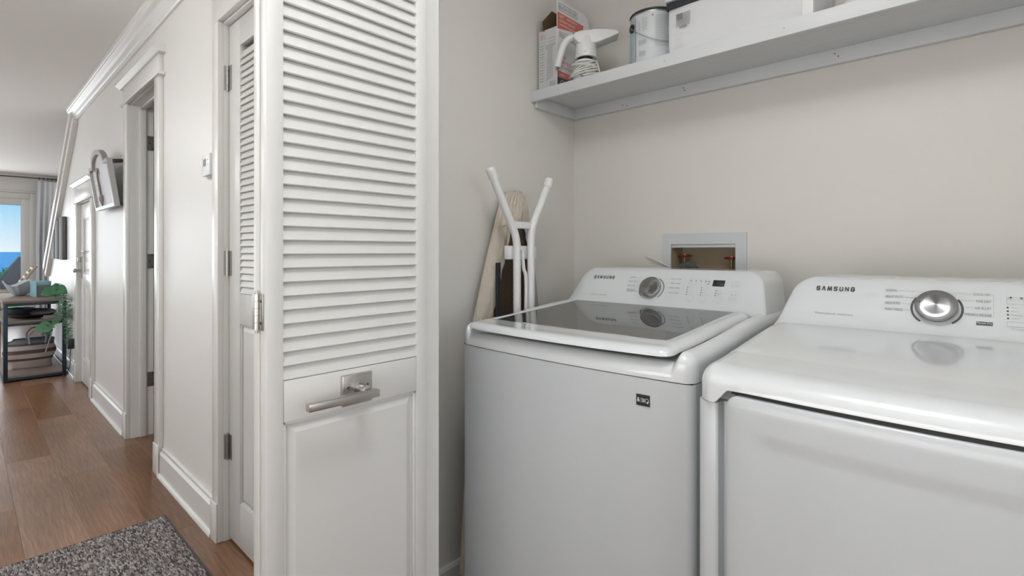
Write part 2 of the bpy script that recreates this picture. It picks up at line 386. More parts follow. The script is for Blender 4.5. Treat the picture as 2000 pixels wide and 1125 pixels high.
def spline(pts, n=8):
    P = [Vector(p) for p in pts]; P = [P[0]*2-P[1]] + P + [P[-1]*2-P[-2]]; out = []
    for i in range(1, len(P)-2):
        for k in range(n):
            t = k/n; a, b, c, d = P[i-1:i+3]
            out.append(.5*((2*b)+(c-a)*t+(2*a-5*b+4*c-d)*t*t+(3*b-a-3*c+d)*t**3))
    return out + [P[-2]]

# ------------------------------------------------------------------ the setting
CEIL = 2.47; WX = .72; WT = .12; FARY = 12.0
fl = struct(box('floor', mat('subfloor', (.07, .042, .028), .8), None, -3.1, 2.7, -2.6, 12.1, -.06, -.004))
# vinyl planks: 0.19 m wide, 1.30 m long, each one a piece
pw, pl, gap = .19, 1.30, .0003
pm = MB().box(gap, pw-gap, gap, pl-gap, -.004, 0).build('plank', 'floor', fl, bevel=.0005, seg=1)
bounds = [-.025-.19*k for k in range(16, 0, -1)] + [-.025+.19*k for k in range(0, 14)]
starts = {5: 0}
pend = {-.025: 3.24, .165: 3.95, .355: 3.52, .545: 3.79}
first = True; rnd = random.Random(3); cnt = 0
for bx in bounds:
    key = [k for k in pend if abs(k-bx) < .01]
    y0 = pend[key[0]] if key else rnd.uniform(3, 4.3)
    y = y0 - pl*math.ceil((y0+2.5)/pl)
    hall = -1.25 < bx < .7
    while y < FARY:
        if bx < -1.25 and y < 4.0-pl+.3: y += pl; continue
        if bx > 2.55 or (bx > 1.85 and y < 2.4): y += pl; continue
        ya, yb = max(y, -2.5), min(y+pl, FARY)
        if yb-ya > .05:
            if first: o = pm; first = False
            else:
                o = pm.copy(); C.objects.link(o)
                if yb-ya < pl-.001: pass
            o.location = (bx, ya, 0); o.scale = (1, (yb-ya)/pl, 1); cnt += 1
        y += pl
struct(box('ceiling', 'ceil', None, -3.1, 2.7, -2.6, 12.1, CEIL, CEIL+.08))

# right-hand hall wall with its openings
wr = thing('wall_right', (WX, 2.5, 0), None, None); wr['kind'] = 'structure'
def wseg(y0, y1, z0, z1): return box('wall_section', 'wall', wr, WX, WX+WT, y0, y1, z0, z1)
wseg(-2.5, -.42, 0, CEIL); wseg(-.42, 1.04, 2.41, CEIL); wseg(1.04, 1.64, 0, CEIL)
wseg(1.64, 2.263, 2.09, CEIL); wseg(2.263, 3.25, 0, CEIL); wseg(3.25, 3.93, 2.09, CEIL)
wseg(3.93, 5.27, 0, CEIL); wseg(5.27, 5.98, 1.60, CEIL)
MB().prism([(WX, 5.98, 0), (WX, 8.30, 0), (WX, 8.30, 1.02), (WX, 6.17, CEIL), (WX, 5.98, CEIL)], (WT, 0, 0)).build('wall_section', 'wall', wr)
# other walls
struct(box('wall_left', 'wall', None, -1.30, -1.20, -2.5, 4.5, 0, CEIL))
lw = thing('wall_living_left', (-3, 8, 0), None, None); lw['kind'] = 'structure'
box('wall_section', 'wall', lw, -3.1, -3.0, 4.4, 6.0, 0, CEIL); box('wall_section', 'wall', lw, -3.1, -3.0, 10.8, 12.1, 0, CEIL)
box('wall_section', 'wall', lw, -3.1, -3.0, 6.0, 10.8, 0, .45); box('wall_section', 'wall', lw, -3.1, -3.0, 6.0, 10.8, 2.25, CEIL)
struct(box('wall_living_near', 'wall', None, -3.0, -1.30, 4.4, 4.5, 0, CEIL))
struct(box('wall_living_right', 'wall', None, 1.95, 2.05, 5.2, 12.0, 0, CEIL))
struct(box('wall_understair', 'wall', None, WX+WT, 1.95, 8.18, 8.26, 0, .98))
wb = thing('wall_back', (0, -2.5, 0), None, None); wb['kind'] = 'structure'
box('wall_section', 'wall', wb, -1.3, 2.6, -2.6, -2.5, 0, .7); box('wall_section', 'wall', wb, -1.3, 2.6, -2.6, -2.5, 2.3, CEIL)
box('wall_section', 'wall', wb, -1.3, -1.05, -2.6, -2.5, .7, 2.3); box('wall_section', 'wall', wb, .55, 2.6, -2.6, -2.5, .7, 2.3)
w3 = thing('window_3', (-.25, -2.55, .7), None, None); w3['kind'] = 'structure'
for a, b, c, d in ((-1.05, .55, .7, .76), (-1.05, .55, 2.24, 2.3), (-1.05, -.99, .76, 2.24), (.49, .55, .76, 2.24), (-.28, -.22, .76, 2.24)):
    box('window_frame', 'trim', w3, a, b, -2.57, -2.51, c, d, .004)
w2 = thing('window_2', (-3.05, 8.4, .45), None, None); w2['kind'] = 'structure'
for a, b, c, d in ((6.0, 10.8, .45, .52), (6.0, 10.8, 2.18, 2.25), (6.0, 6.07, .52, 2.18), (7.56, 7.64, .52, 2.18), (9.16, 9.24, .52, 2.18), (10.73, 10.8, .52, 2.18)):
    box('window_frame', 'trim', w2, -3.08, -3.01, a, b, c, d, .004)

# laundry closet shell
struct(box('wall_laundry_left', 'lwall', None, WX+WT, 1.87, 1.36, 1.44, 0, CEIL))
# laundry back wall with the hole of the outlet box
BX = 1.87
lb = thing('wall_laundry_back', (BX, .45, 0), None, None); lb['kind'] = 'structure'
box('wall_section', 'lwall', lb, BX, BX+.02, -.45, .655, 0, CEIL); box('wall_section', 'lwall', lb, BX, BX+.02, .900, 1.44, 0, CEIL)
box('wall_section', 'lwall', lb, BX, BX+.02, .655, .900, 0, 1.00); box('wall_section', 'lwall', lb, BX, BX+.02, .655, .900, 1.197, CEIL)
struct(box('wall_laundry_right', 'lwall', None, WX+WT, 1.99, -.53, -.45, 0, CEIL))
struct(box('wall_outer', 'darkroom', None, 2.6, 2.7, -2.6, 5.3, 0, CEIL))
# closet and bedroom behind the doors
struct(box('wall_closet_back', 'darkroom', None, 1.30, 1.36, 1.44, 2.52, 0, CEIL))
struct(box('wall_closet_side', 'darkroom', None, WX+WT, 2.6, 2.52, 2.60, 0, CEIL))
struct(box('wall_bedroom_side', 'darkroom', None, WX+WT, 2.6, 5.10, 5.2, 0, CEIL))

# far wall with its glazed door
wf = thing('wall_far', (0, FARY, 0), None, None); wf['kind'] = 'structure'
box('wall_section', 'wall', wf, .80, 2.05, FARY, FARY+.12, 0, CEIL); box('wall_section', 'wall', wf, -3.1, -1.75, FARY, FARY+.12, 0, CEIL)
box('wall_section', 'wall', wf, -1.75, .80, FARY, FARY+.12, 2.07, CEIL)
w1 = thing('window_1', (-.5, FARY, 0), None, None); w1['kind'] = 'structure'
def wfbar(x0, x1, z0, z1, y0=-.03, y1=.06, m='trim', b=.006): return box('window_frame', m, w1, x0, x1, FARY+y0, FARY+y1, z0, z1, b)
wfbar(.684, .80, 0, 2.07, -.012, .06); wfbar(-1.75, -1.64, 0, 2.07, -.012, .06); wfbar(-1.64, .684, 1.952, 2.07, -.012, .06); wfbar(-1.64, .684, 0, .06)
wfbar(.795, .885, 0, 2.16, -.03, 0); wfbar(-1.84, -1.745, 0, 2.16, -.03, 0); wfbar(-1.745, .795, 2.06, 2.16, -.03, 0)
wfbar(-1.9, .93, 2.16, 2.19, -.045, 0)
wfbar(-.52, -.44, .06, 1.952, 0, .05)
for a, b in ((-1.64, -.52), (-.44, .684)): box('pane', 'winglass', w1, a, b, FARY+.02, FARY+.028, .06, 1.952)

# trims: crown, rake boards, baseboards, casings
def strip(name, prof, p0, p1, m='trim', parent=None):      # prof in (out from wall, z), swept along Y at the right wall
    v = [(WX-a, p0, z) for a, z in prof]; return MB().prism(v, (0, p1-p0, 0)).build(name, m, parent, smooth=True, angle=25)
crown = strip('trim_1', [(0, 2.365), (.012, 2.365), (.016, 2.372), (.016, 2.385), (.024, 2.392), (.030, 2.404), (.038, 2.414), (.046, 2.420), (.058, 2.424), (.066, 2.430), (.066, 2.440), (.072, 2.446), (.074, 2.4695), (0, 2.4695)], -2.5, 6.14); struct(crown)
# raking boards where the wall slopes down under the stair
rk0, rk1 = Vector((0, 6.10, 2.44)), Vector((0, 8.32, .98))
dr = (rk1-rk0).normalized(); nr = Vector((0, dr.z, -dr.y))     # pointing down-left off the slope
if nr.z > 0: nr = -nr
rk = thing('trim_2', (WX, 7.2, 1.7), None, None); rk['kind'] = 'structure'
for k, (o0, o1, t0) in enumerate(((-.03, .05, .055), (.05, .07, .03), (.07, .135, .042))):
    pts = [rk0+nr*o0, rk1+nr*o0, rk1+nr*o1, rk0+nr*o1]
    MB().prism([(WX-t0, p.y, p.z) for p in pts], (t0+(.001 if k else .12), 0, 0)).build('rake_board', 'trim', rk, bevel=.006)

def baseboard(n, y0, y1):
    pr = [(0, 0), (.020, 0), (.020, .118), (.017, .124), (.011, .130), (.011, .143), (0, .143)]
    o = strip('baseboard_%s' % n, pr, y0, y1); struct(o)
    q = MB().prism([(WX-.020, y0, 0), (WX-.032, y0, 0), (WX-.030, y0, .009), (WX-.025, y0, .016), (WX-.020, y0, .018)], (0, y1-y0, 0)).build('shoe_moulding', 'trim', o, smooth=True)
baseboard('near', 2.335, 3.155); baseboard('middle', 4.03, 5.165); baseboard('far', 6.10, 8.30); baseboard('closet', 1.10, 1.575)
# laundry baseboard on the left wall (painted like the wall)
o = MB().prism([(.86, 1.36, 0), (.86, 1.345, 0), (.86, 1.345, .085), (.86, 1.35, .095), (.86, 1.36, .095)], (1.0, 0, 0)).build('baseboard_laundry', 'lwall'); struct(o)

def casing(n, y0, y1, top, near, far, head=.11, over=.05, depth=WT, plinth=True):
    """jambs, legs and a capped header round an opening of the right wall"""
    t = thing('trim_%d' % n, (WX, (y0+y1)/2, 0), None, None); t['kind'] = 'structure'
    f = WX-.022
    box('casing_leg', 'trim', t, f, WX, y0-near, y0+.004, .0, top+.004, .003); box('casing_leg', 'trim', t, f, WX, y1-.004, y1+far, 0, top+.004, .003)
    if plinth:
        box('plinth_block', 'trim', t, f-.007, f, y0-near-.004, y0+.004, 0, .158, .003); box('plinth_block', 'trim', t, f-.007, f, y1-.004, y1+far+.004, 0, .158, .003)
    if n != 3: box('header_bead', 'trim', t, f-.012, WX, y0-near-over*.7, y1+far+over*.7, top-.003, top+.012, .004)
    box('header_board', 'trim', t, f, WX, y0-near, y1+far, top+(.004 if n == 3 else .012), top+head, .002)
    MB().prism([(WX, y0-near-over, top+head), (f-.010, y0-near-over, top+head), (f-.014, y0-near-over, top+head+.006), (f-.030, y0-near-over, top+head+.016), (f-.034, y0-near-over, top+head+.020), (f-.034, y0-near-over, top+head+.032), (WX, y0-near-over, top+head+.032)], (0, y1-y0+near+far+2*over, 0)).build('header_cap', 'trim', t, smooth=True, angle=25)
    box('jamb', 'trim', t, WX-.001, WX+depth, y0, y0+.006, 0, top); box('jamb', 'trim', t, WX-.001, WX+depth, y1-.006, y1, 0, top)
    box('jamb', 'trim', t, WX-.001, WX+depth, y0, y1, top-.006, top)
    return t
casing(3, 1.64, 2.263, 2.09, .06, .065, head=.13)
c2 = casing(4, 3.25, 3.93, 2.09, .09, .09)
box('door_stop', 'trim', c2, WX+.045, WX+.080, 3.912, 3.926, 0, 2.084, .002); box('door_stop', 'trim', c2, WX+.045, WX+.080, 3.25, 3.268, 0, 2.084, .002)
box('door_stop', 'trim', c2, WX+.045, WX+.080, 3.268, 3.912, 2.066, 2.084, .002)
casing(5, 5.27, 5.98, 1.60, .10, .10, head=.145, over=.03)

# ------------------------------------------------------------------ hinges
def hinge_knuckle(parent, x, y, z, h=.10, leafy=.03, r=.0065, side=1):
    """butt hinge seen on the edge of a closed door: leaf, knuckles and pin"""
    lf = box('hinge_leaf', 'hinge', parent, x-.0025, x+.0005, y+side*.004, y+side*leafy, z-h/2, z+h/2, .0008, 1)
    n = 5; g = h/n
    for k in range(n):
        m = MB(); m.tube([(x-r*.6, y, z-h/2+k*g+.0008), (x-r*.6, y, z-h/2+(k+1)*g-.0008)], r, 12); m.build('knuckle', 'hinge', lf, smooth=True)
    m = MB(); m.tube([(x-r*.6, y, z-h/2-.004), (x-r*.6, y, z+h/2+.004)], r*.6, 10); m.build('hinge_pin', 'nickel', lf, smooth=True)

# ------------------------------------------------------------------ louvred leaves
SP = .0262
def leaf_parts(parent, L, u0, u1, su0, su1, z0, z1, zl0, zl1, zp0, zp1, th, flip=1, first_slat=None, handle=False):
    """L(u, v, z) -> world.  u runs along the leaf, v through its thickness (0 = front face)."""
    def bx(name, a, b, c, d, e, f, bev=.0015, m='door'):
        mb = MB(); mb.box(a, b, c, d, e, f); mb.v = [tuple(L(*p)) for p in mb.v]
        return mb.build(name, m, parent, bevel=bev)
    bx('stile', u0, u0+su0, 0, th, z0, z1, .003); bx('stile', u1-su1, u1, 0, th, z0, z1, .003)
    bx('top_rail', u0+su0, u1-su1, .0004, th-.0004, zl1, z1); bx('lock_rail', u0+su0, u1-su1, .0004, th-.0004, zp1, zl0); bx('bottom_rail', u0+su0, u1-su1, .0004, th-.0004, z0, zp0)
    # slats
    n = int((zl1-zl0)/SP)
    mb = MB(); a, b = u0+su0-.003, u1-su1+.003
    # slat section in (v, z): lower edge at the front face
    sec = [(.0005, -.0150), (.0016, -.0166), (.0062, -.0172), (.0078, -.0158), (.0190, .0130), (.0180, .0165), (.0125, .0160)]
    if flip < 0: sec = [(th-v, z) for v, z in sec]
    vs = [tuple(L(u, v, z)) for u in (a, b) for v, z in sec]; k = len(sec)
    mb.add(vs, [tuple(range(k))[::-1], tuple(range(k, 2*k))] + [(i, (i+1) % k, k+(i+1) % k, k+i) for i in range(k)])
    me = None
    for i in range(n):
        z = zl0+.0175+SP*i
        if z+.012 > zl1: break
        if me is None: o = mb.build('slat', 'door', parent, smooth=True, angle=35); me = o
        else: o = me.copy(); C.objects.link(o)
        o.location = Vector(o.location)*0 + Vector((0, 0, z))
    # recessed panel with a raised, bevelled field on each face
    a, b, c, d = u0+su0, u1-su1, zp0, zp1
    m1, m2 = .010, .024
    mb = MB(); v = []
    for vv0, vv1, sgn in ((.009, .004, 1),):
        rings = [((a, c, b, d), .011), ((a+m1, c+m1, b-m1, d-m1), .011), ((a+m2, c+m2, b-m2, d-m2), .0045)]
        for (p, q, r_, s_), t in rings:
            for tt in (t,): v += [L(p, tt, q), L(r_, tt, q), L(r_, tt, s_), L(p, tt, s_)]
        for (p, q, r_, s_), t in rings:
            v += [L(p, th-t, q), L(r_, th-t, q), L(r_, th-t, s_), L(p, th-t, s_)]
    fs = []
    for base in (0, 12):
        for k in (0, 4):
            for i in range(4): fs.append((base+k+i, base+k+(i+1) % 4, base+k+4+(i+1) % 4, base+k+4+i))
        fs.append(tuple(base+8+i for i in range(4)))
    for i in range(4): fs.append((i, (i+1) % 4, 12+(i+1) % 4, 12+i))
    mb.add([tuple(p) for p in v], fs); mb.build('raised_panel', 'door', parent, bevel=0)
    # small moulding round the recess
    for p, q, r_, s_ in ((a, a+.006, c, d), (b-.006, b, c, d), (a, b, c, c+.006), (a, b, d-.006, d)): bx('panel_moulding', p, q, .004, .011, r_, s_, .002)

# folded bifold stack at the laundry opening: two leaves, back to back
bf = thing('louvered_bifold_door', (.56, .99, 0), 'white folded louvered bifold door with brushed nickel lever, standing beside the washing machine', 'door')
YD = .96; TH = .029; BX0, BX1 = .3768, .7404
leaf_parts(bf, lambda u, v, z: Vector((u, YD+v, z)), BX0, BX1, .032, .030, .012, 2.08, .928, 2.0, .14, .850, TH)
YB = YD+TH+.003
leaf_parts(bf, lambda u, v, z: Vector((u, YB+TH-v, z)), BX0, BX1, .032, .030, .012, 2.08, .928, 2.0, .14, .850, TH)
# hinges joining the two leaves along their free edges
for zc in (.315, 1.058, 1.80):
    h = .067
    hp = MB().box(BX0-.003, BX0, YD+.010, YD+TH-.002, zc-h/2, zc+h/2).build('hinge_leaf', 'hinge', bf, bevel=.0008)
    for zz in (-.02, 0.02):
        MB().tube([(BX0-.0036, YD+.018, zc+zz), (BX0-.0028, YD+.018, zc+zz)], .0028, 10).build('screw', 'black', hp, smooth=True)
    MB().box(BX0-.003, BX0, YB+.002, YB+TH-.003, zc-h/2, zc+h/2).build('hinge_leaf', 'hinge', bf, bevel=.0008)
    for k in range(5):
        MB().tube([(BX0-.005, YB-.0015, zc-h/2+k*h/5+.0006), (BX0-.005, YB-.0015, zc-h/2+(k+1)*h/5-.0006)], .0042, 10).build('knuckle', 'nickel', hp, smooth=True)
    MB().tube([(BX0-.005, YB-.0015, zc-h/2-.006), (BX0-.005, YB-.0015, zc+h/2+.006)], .0028, 8).build('hinge_pin', 'nickel', hp, smooth=True)
# lever handle
hx, hz = .556, .888
rose = MB().box(hx-.034, hx+.034, YD-.009, YD, hz-.032, hz+.030).build('rose_plate', 'nickel', bf, bevel=.0018)
rose['label'] = 'square brushed nickel backplate'
for a in (-.022, .022):
    MB().tube([(hx+a, YD-.0105, hz+.005), (hx+a, YD-.009, hz+.005)], .004, 12).build('screw', 'steel', rose, smooth=True)
    MB().tube([(hx+a, YD-.0110, hz+.005), (hx+a, YD-.0104, hz+.005)], .0018, 8).build('screw', 'black', rose, smooth=True)
lv = MB(); lv.tube([(hx+.004, YD-.009, hz), (hx+.004, YD-.040, hz)], .0105, 20)
lv.box(hx-.126, hx+.022, YD-.058, YD-.042, hz-.012, hz+.003)
o = lv.build('lever_handle', 'nickel', bf, bevel=.002); o['label'] = 'brushed nickel lever'

# closed closet door in the hall wall
cdr = thing('door_1', (.75, 1.95, 0), None, None); cdr['kind'] = 'structure'
leaf_parts(cdr, lambda u, v, z: Vector((.739+v, u, z)), 1.650, 2.254, .105, .118, .012, 2.080, 1.005, 1.975, .185, .885, .034)
for zc in (1.87, 1.122, .381):
    lf = box('hinge_leaf', 'hinge', cdr, .720, .739, 2.2565, 2.2585, zc-.05, zc+.05)
    MB().box(.7375, .740, 2.222, 2.252, zc-.05, zc+.05).build('hinge_leaf', 'hinge', cdr)
    for k in range(5): MB().tube([(.732, 2.2545, zc-.05+k*.02+.001), (.732, 2.2545, zc-.05+(k+1)*.02-.001)], .0068, 12).build('knuckle', 'hinge', lf, smooth=True)
    MB().tube([(.732, 2.2545, zc-.054), (.732, 2.2545, zc+.054)], .004, 8).build('hinge_pin', 'nickel', lf, smooth=True)

# open bedroom door (door_2), hinged on the far jamb and swung into the room
d2 = thing('door_2', (1.2, 3.90, 0), None, None); d2['kind'] = 'structure'
box('door_slab', 'door', d2, .872, 1.50, 3.875, 3.91, .012, 2.07, .002)
for zc in (1.860, 1.108, .355):
    lf = MB(); 
    ys = 3.9235; pts = [(.806, -.046), (.838, -.046), (.846, -.038), (.846, .038), (.838, .046), (.806, .046)]
    lf.prism([(x, ys, zc+z) for x, z in pts], (0, -.0022, 0)); hl = lf.build('hinge_leaf', 'hinge', d2)
    for x, z in ((.832, -.034), (.818, 0), (.832, .034)): MB().tube([(x, ys-.0022, zc+z), (x, ys-.0030, zc+z)], .0035, 10).build('screw', 'gap', hl)
    MB().tube([(.852, 3.918, zc-.046), (.852, 3.918, zc+.046)], .006, 10).build('knuckle', 'hinge', hl, smooth=True)

# low cupboard door under the stair (door_3)
d3 = thing('door_3', (.75, 5.68, 0), None, None); d3['kind'] = 'structure'
X3 = .731
for a in ((5.28, 5.38, .012, 1.59), (5.87, 5.97, .012, 1.59)): box('stile', 'trim', d3, X3, X3+.034, a[0], a[1], a[2], a[3], .002)
for a in ((.012, .22), (.86, .97), (1.46, 1.59)): box('rail', 'trim', d3, X3+.0003, X3+.0337, 5.38, 5.87, a[0], a[1], .001)
for a, b in ((.22, .86), (.97, 1.46)):
    box('panel', 'trim', d3, X3+.014, X3+.024, 5.378, 5.872, a-.002, b+.002)
    for p, q, r_, s_ in ((5.38, 5.392, a, b), (5.858, 5.87, a, b), (5.392, 5.858, a, a+.012), (5.392, 5.858, b-.012, b)): box('panel_moulding', 'trim', d3, X3+.004, X3+.0145, p, q, r_, s_, .003)
lk = box('escutcheon', 'hinge', d3, X3-.006, X3, 5.895, 5.945, .93, 1.13, .002); lk['label'] = 'grey steel lock plate'
MB().tube([(X3-.006, 5.92, 1.00), (X3-.040, 5.92, 1.00)], .009, 14).build('knob_stem', 'hinge', lk, smooth=True)
m_ = MB(); m_.M = frame((0, 1, 0), (0, 0, 1), (X3-.048, 5.92, 1.0)); m_.lathe([(.001, -.014), (.012, -.012), (.018, -.006), (.019, 0), (.016, .008), (.008, .013), (.001, .014)], 20); m_.build('knob', 'hinge', lk, smooth=True)
MB().box(X3-.03, X3-.006, 5.905, 5.935, 1.075, 1.115).build('deadbolt', 'hinge', lk, bevel=.003)
MB().box(X3-.012, X3, 5.70, 5.96, 1.165, 1.175).build('latch_bar', 'hinge', d3, bevel=.002)

# ------------------------------------------------------------------ ceiling lamps outside the frame; hall and living ones are added fill
def ceiling_lamp(x, y, s, label):
    t = thing('ceiling_light', (x, y, CEIL), label, 'ceiling light')
    m = MB(); m.M = Matrix.Translation((x, y, CEIL)); m.lathe([(.065, -.0005), (.065, -.018), (.012, -.024), (.012, -.150)], 32, False); m.build('canopy', 'white', t, smooth=True)
    m = MB(); m.M = Matrix.Translation((x, y, CEIL-.19)); m.lathe([(.001, .042), (.07, .038), (.13, .024), (.165, .004), (.168, -.008), (.155, -.026), (.11, -.044), (.05, -.052), (.001, -.054)], 40, False); m.build('glass_globe', s, t, smooth=True)
M['lampA'] = emis('lit_diffuser_bright', (.96, .985, 1), 15)
M['fillB'] = emis('fill_diffuser_hall', (.96, .985, 1), 32)  # unseen lamp added to brighten the hall and its ceiling
ceiling_lamp(.34, .28, M['lampA'], 'round hanging ceiling light above the laundry opening, out of view')
ceiling_lamp(-.70, 2.6, M['fillB'], 'added hanging fill light further down the hall, out of view')
M['fillC'] = emis('fill_diffuser_living', (.96, .985, 1), 52)  # unseen lamp added to brighten the ceiling at the far end
ceiling_lamp(-1.25, 5.9, M['fillC'], 'added hanging fill light at the start of the living room, out of view')

# ------------------------------------------------------------------ appliance helpers
def grey_body(parent, xf, xb, yl, yr, z0, z1, bow, r=.018, name='cabinet'):
    yc = (yl+yr)/2; hw = (yr-yl)/2; P = []
    n = 24
    def corner(cx, cy, a0, a1):
        return [(cx+r*math.cos(R(a0+(a1-a0)*k/6)), cy+r*math.sin(R(a0+(a1-a0)*k/6))) for k in range(7)]
    P += corner(xf+r, yl+r, 270, 180)
    P += [(xf, yl+r+(yr-yl-2*r)*k/n) for k in range(1, n)]
    P += corner(xf+r, yr-r, 180, 90); P += [(xb, yr), (xb, yl)]
    P = [(x-bow*(1-((y-yc)/hw)**2)*(1 if x < xf+.05 else 0), y) for x, y in P]
    return MB().prism([(x, y, z0) for x, y in P], (0, 0, z1-z0)).build(name, 'appshade', parent, smooth=True, angle=35)

def knob(parent, F, cx, cy, r, d, tick=None):
    """spun steel dial: F is the frame of the panel face"""
    base = F @ Matrix.Translation((cx, cy, 0))
    mb = MB(); mb.lathe([(r*.90, 0), (r*.92, .002), (r*.92, d*.55), (r, d*.62), (r, d*.9), (r*.985, d*.97), (r*.955, d)], 64, False)
    mb.lathe([(r*.955, d), (r*.6, d+.0001), (r*.3, d+.0002), (.0001, d+.0003)], 64, False)
    k = mb.build('dial_knob', M['knob'], parent, smooth=True, angle=50, mw=base); k['label'] = 'round spun steel dial'
    m = MB(); m.add([(a*math.cos(b)-c*math.sin(b), a*math.sin(b)+c*math.cos(b), d+.0007) for b in (R(tick),) for a, c in ((r*.72, -.001), (r*.9, -.001), (r*.9, .001), (r*.72, .001))], [(0, 1, 2, 3)])
    m.v = [tuple(Vector(v)) for v in m.v]; o = MB(); o.M = base; o.add(m.v, m.f); o.build('pointer_mark', 'ink', k)

def panel_tools(F, parent):
    """returns helpers that work in photo measurements on the console face plane F"""
    n = F.to_3x3() @ Vector((0, 0, 1)); p0 = F.translation; Fi = F.inverted()
    def loc(px, py): v = Fi @ hit(px, py, n, p0); return v.x, v.y
    def lab(s, x0, y0, x1, y1, ht, m='print', bold=0, name='printed_label', sub=None):
        a = loc(x0, y0); b = loc(x1, y1); c = ((a[1]+b[1])/2)
        mb = MB(); text(mb, s, F, a[0], c-ht/2, b[0]-a[0], ht, bold); return mb.build(name, m, sub or parent)
    def line(x0, y0, x1, y1, t=.0006, m='lprint', mb=None):
        a = Vector(loc(x0, y0)); b = Vector(loc(x1, y1)); d = (b-a).normalized(); q = Vector((-d.y, d.x))*t/2
        mb.add([tuple(F @ Vector((*p, .0004))) for p in (a-q, b-q, b+q, a+q)], [(0, 1, 2, 3)])
    return loc, lab, line

def console(parent, xb, zb, ztp, slope, yl, yr, taper, back, blend, bl, bump_top=.012):
    """control panel: leaning face (x = xb + slope*(z-zb)), tapered to the top, carried straight back"""
    H = (ztp-zb)*math.sqrt(1+slope*slope); s_ = math.sqrt(1+slope*slope); yc = (yl+yr)/2
    def warp(x, y, z):     # x up the face, y across, z outwards (-X)
        k = x/H; yy = yc+(y-yc)*(1-taper*k)
        zz = zb + x/s_; return (xb+slope*x/s_ - z + blend*(-math.exp(-max(0, x)/bl)) * (1 if z > -.03 else 0), yy, zz)
    mb = MB(); mb.soft(0, H, yl, yr, .0004, .045, .045, bump_top, 0.0, lambda x, y: -back, xs=[H*k/26 for k in range(1, 20)], nx=6, ny=24, N=9, warp=warp)
    return mb.build('control_panel', 'app', parent, smooth=True, angle=60)

# ------------------------------------------------------------------ washing machine
ws = thing('washing_machine', (1.34, .77, 0), 'white top-load washing machine with dark glass lid and steel dial, beside the louvered door', 'washing machine')
WY0, WY1 = .427, 1.113; WXF = .985; WXB = 1.70
grey_body(ws, WXF, WXB, WY0, WY1, .02, .9035, .018)
for x in (WXF+.06, WXB-.06):
    for y in (WY0+.06, WY1-.06): MB().tube([(x, y, 0), (x, y, .03)], .022, 14).build('levelling_foot', 'gap', ws, smooth=True)
LY0, LY1 = .470, 1.082
def wtop(x, y):
    z = .966+.034*smooth(.98, 1.50, x)
    inside = smooth(LY0-.016, LY0+.004, y)*(1-smooth(LY1-.004, LY1+.016, y))*(1-smooth(1.465, 1.475, x))
    return z-.023*inside
cv = MB(); dens = [LY0-.016+.0015*k for k in range(16)] + [LY1-.006+.0015*k for k in range(16)]
cv.soft(WXF-.0012, WXB, WY0-.0008, WY1+.0008, .026, .02, .026, .030, wtop, .9055, bow=.0185, ys=dens, xs=[1.0+.02*k for k in range(24)]+[1.462, 1.466, 1.470, 1.474, 1.478], ny=14, N=9)
cv.build('top_cover', 'app', ws, smooth=True, angle=70)
box('seam_gap', 'gap', ws, WXF+.004, WXB-.01, WY0+.004, WY1-.004, .9033, .9057)
# lid
GX0, GX1, GY0, GY1 = 1.052, 1.462, .516, 1.050
def ltop(x, y):
    z = .9735+.0300*smooth(.95, 1.52, x)-.0012*(1-smooth(1.012, 1.014, x))
    g = smooth(GX0-.003, GX0, x)*smooth(GY0-.003, GY0, y)*(1-smooth(GY1, GY1+.003, y))
    return z-.005*g
ld = MB()
ld.soft(.972, 1.468, LY0+.003, LY1-.003, .022, .004, .022, .017, ltop, lambda x, y: .9575+.03*smooth(.95, 1.52, x), bow=.022,
        ys=[GY0-.003, GY0-.002, GY0-.001, GY0, GY1, GY1+.001, GY1+.002, GY1+.003], xs=[GX0-.003, GX0-.002, GX0-.001, GX0, 1.011, 1.0125, 1.014]+[1.07+.03*k for k in range(13)], N=7, bottom=True)
lid = ld.build('lid', 'app', ws, smooth=True, angle=70)
g = MB(); nxg = 12
vs = []; fs = []
for j in range(9):
    for i in range(nxg+1):
        x = GX0+(GX1-GX0)*i/nxg; y = GY0+(GY1-GY0)*j/8
        xx = x-.022*(1-((y-(LY0+LY1)/2)/((LY1-LY0)/2))**2)*(1.468-x)/.496
        vs.append((xx, y, .9735+.0300*smooth(.95, 1.52, 1.25)+.0526*0+(x-1.25)*.0700-.0040+.0006))
for j in range(8):
    for i in range(nxg): fs.append((j*(nxg+1)+i, j*(nxg+1)+i+1, (j+1)*(nxg+1)+i+1, (j+1)*(nxg+1)+i))
# follow the lid surface exactly at its middle and keep the pane flat
g.add(vs, fs); gp = g.build('lid_glass', 'glass', lid, smooth=True); gp['label'] = 'dark tinted glass pane'
# grey plate under the lid, set back from its lip
box('lid_buffer', 'card', ws, 1.06, 1.45, LY0+.03, LY1-.03, .944, .948)
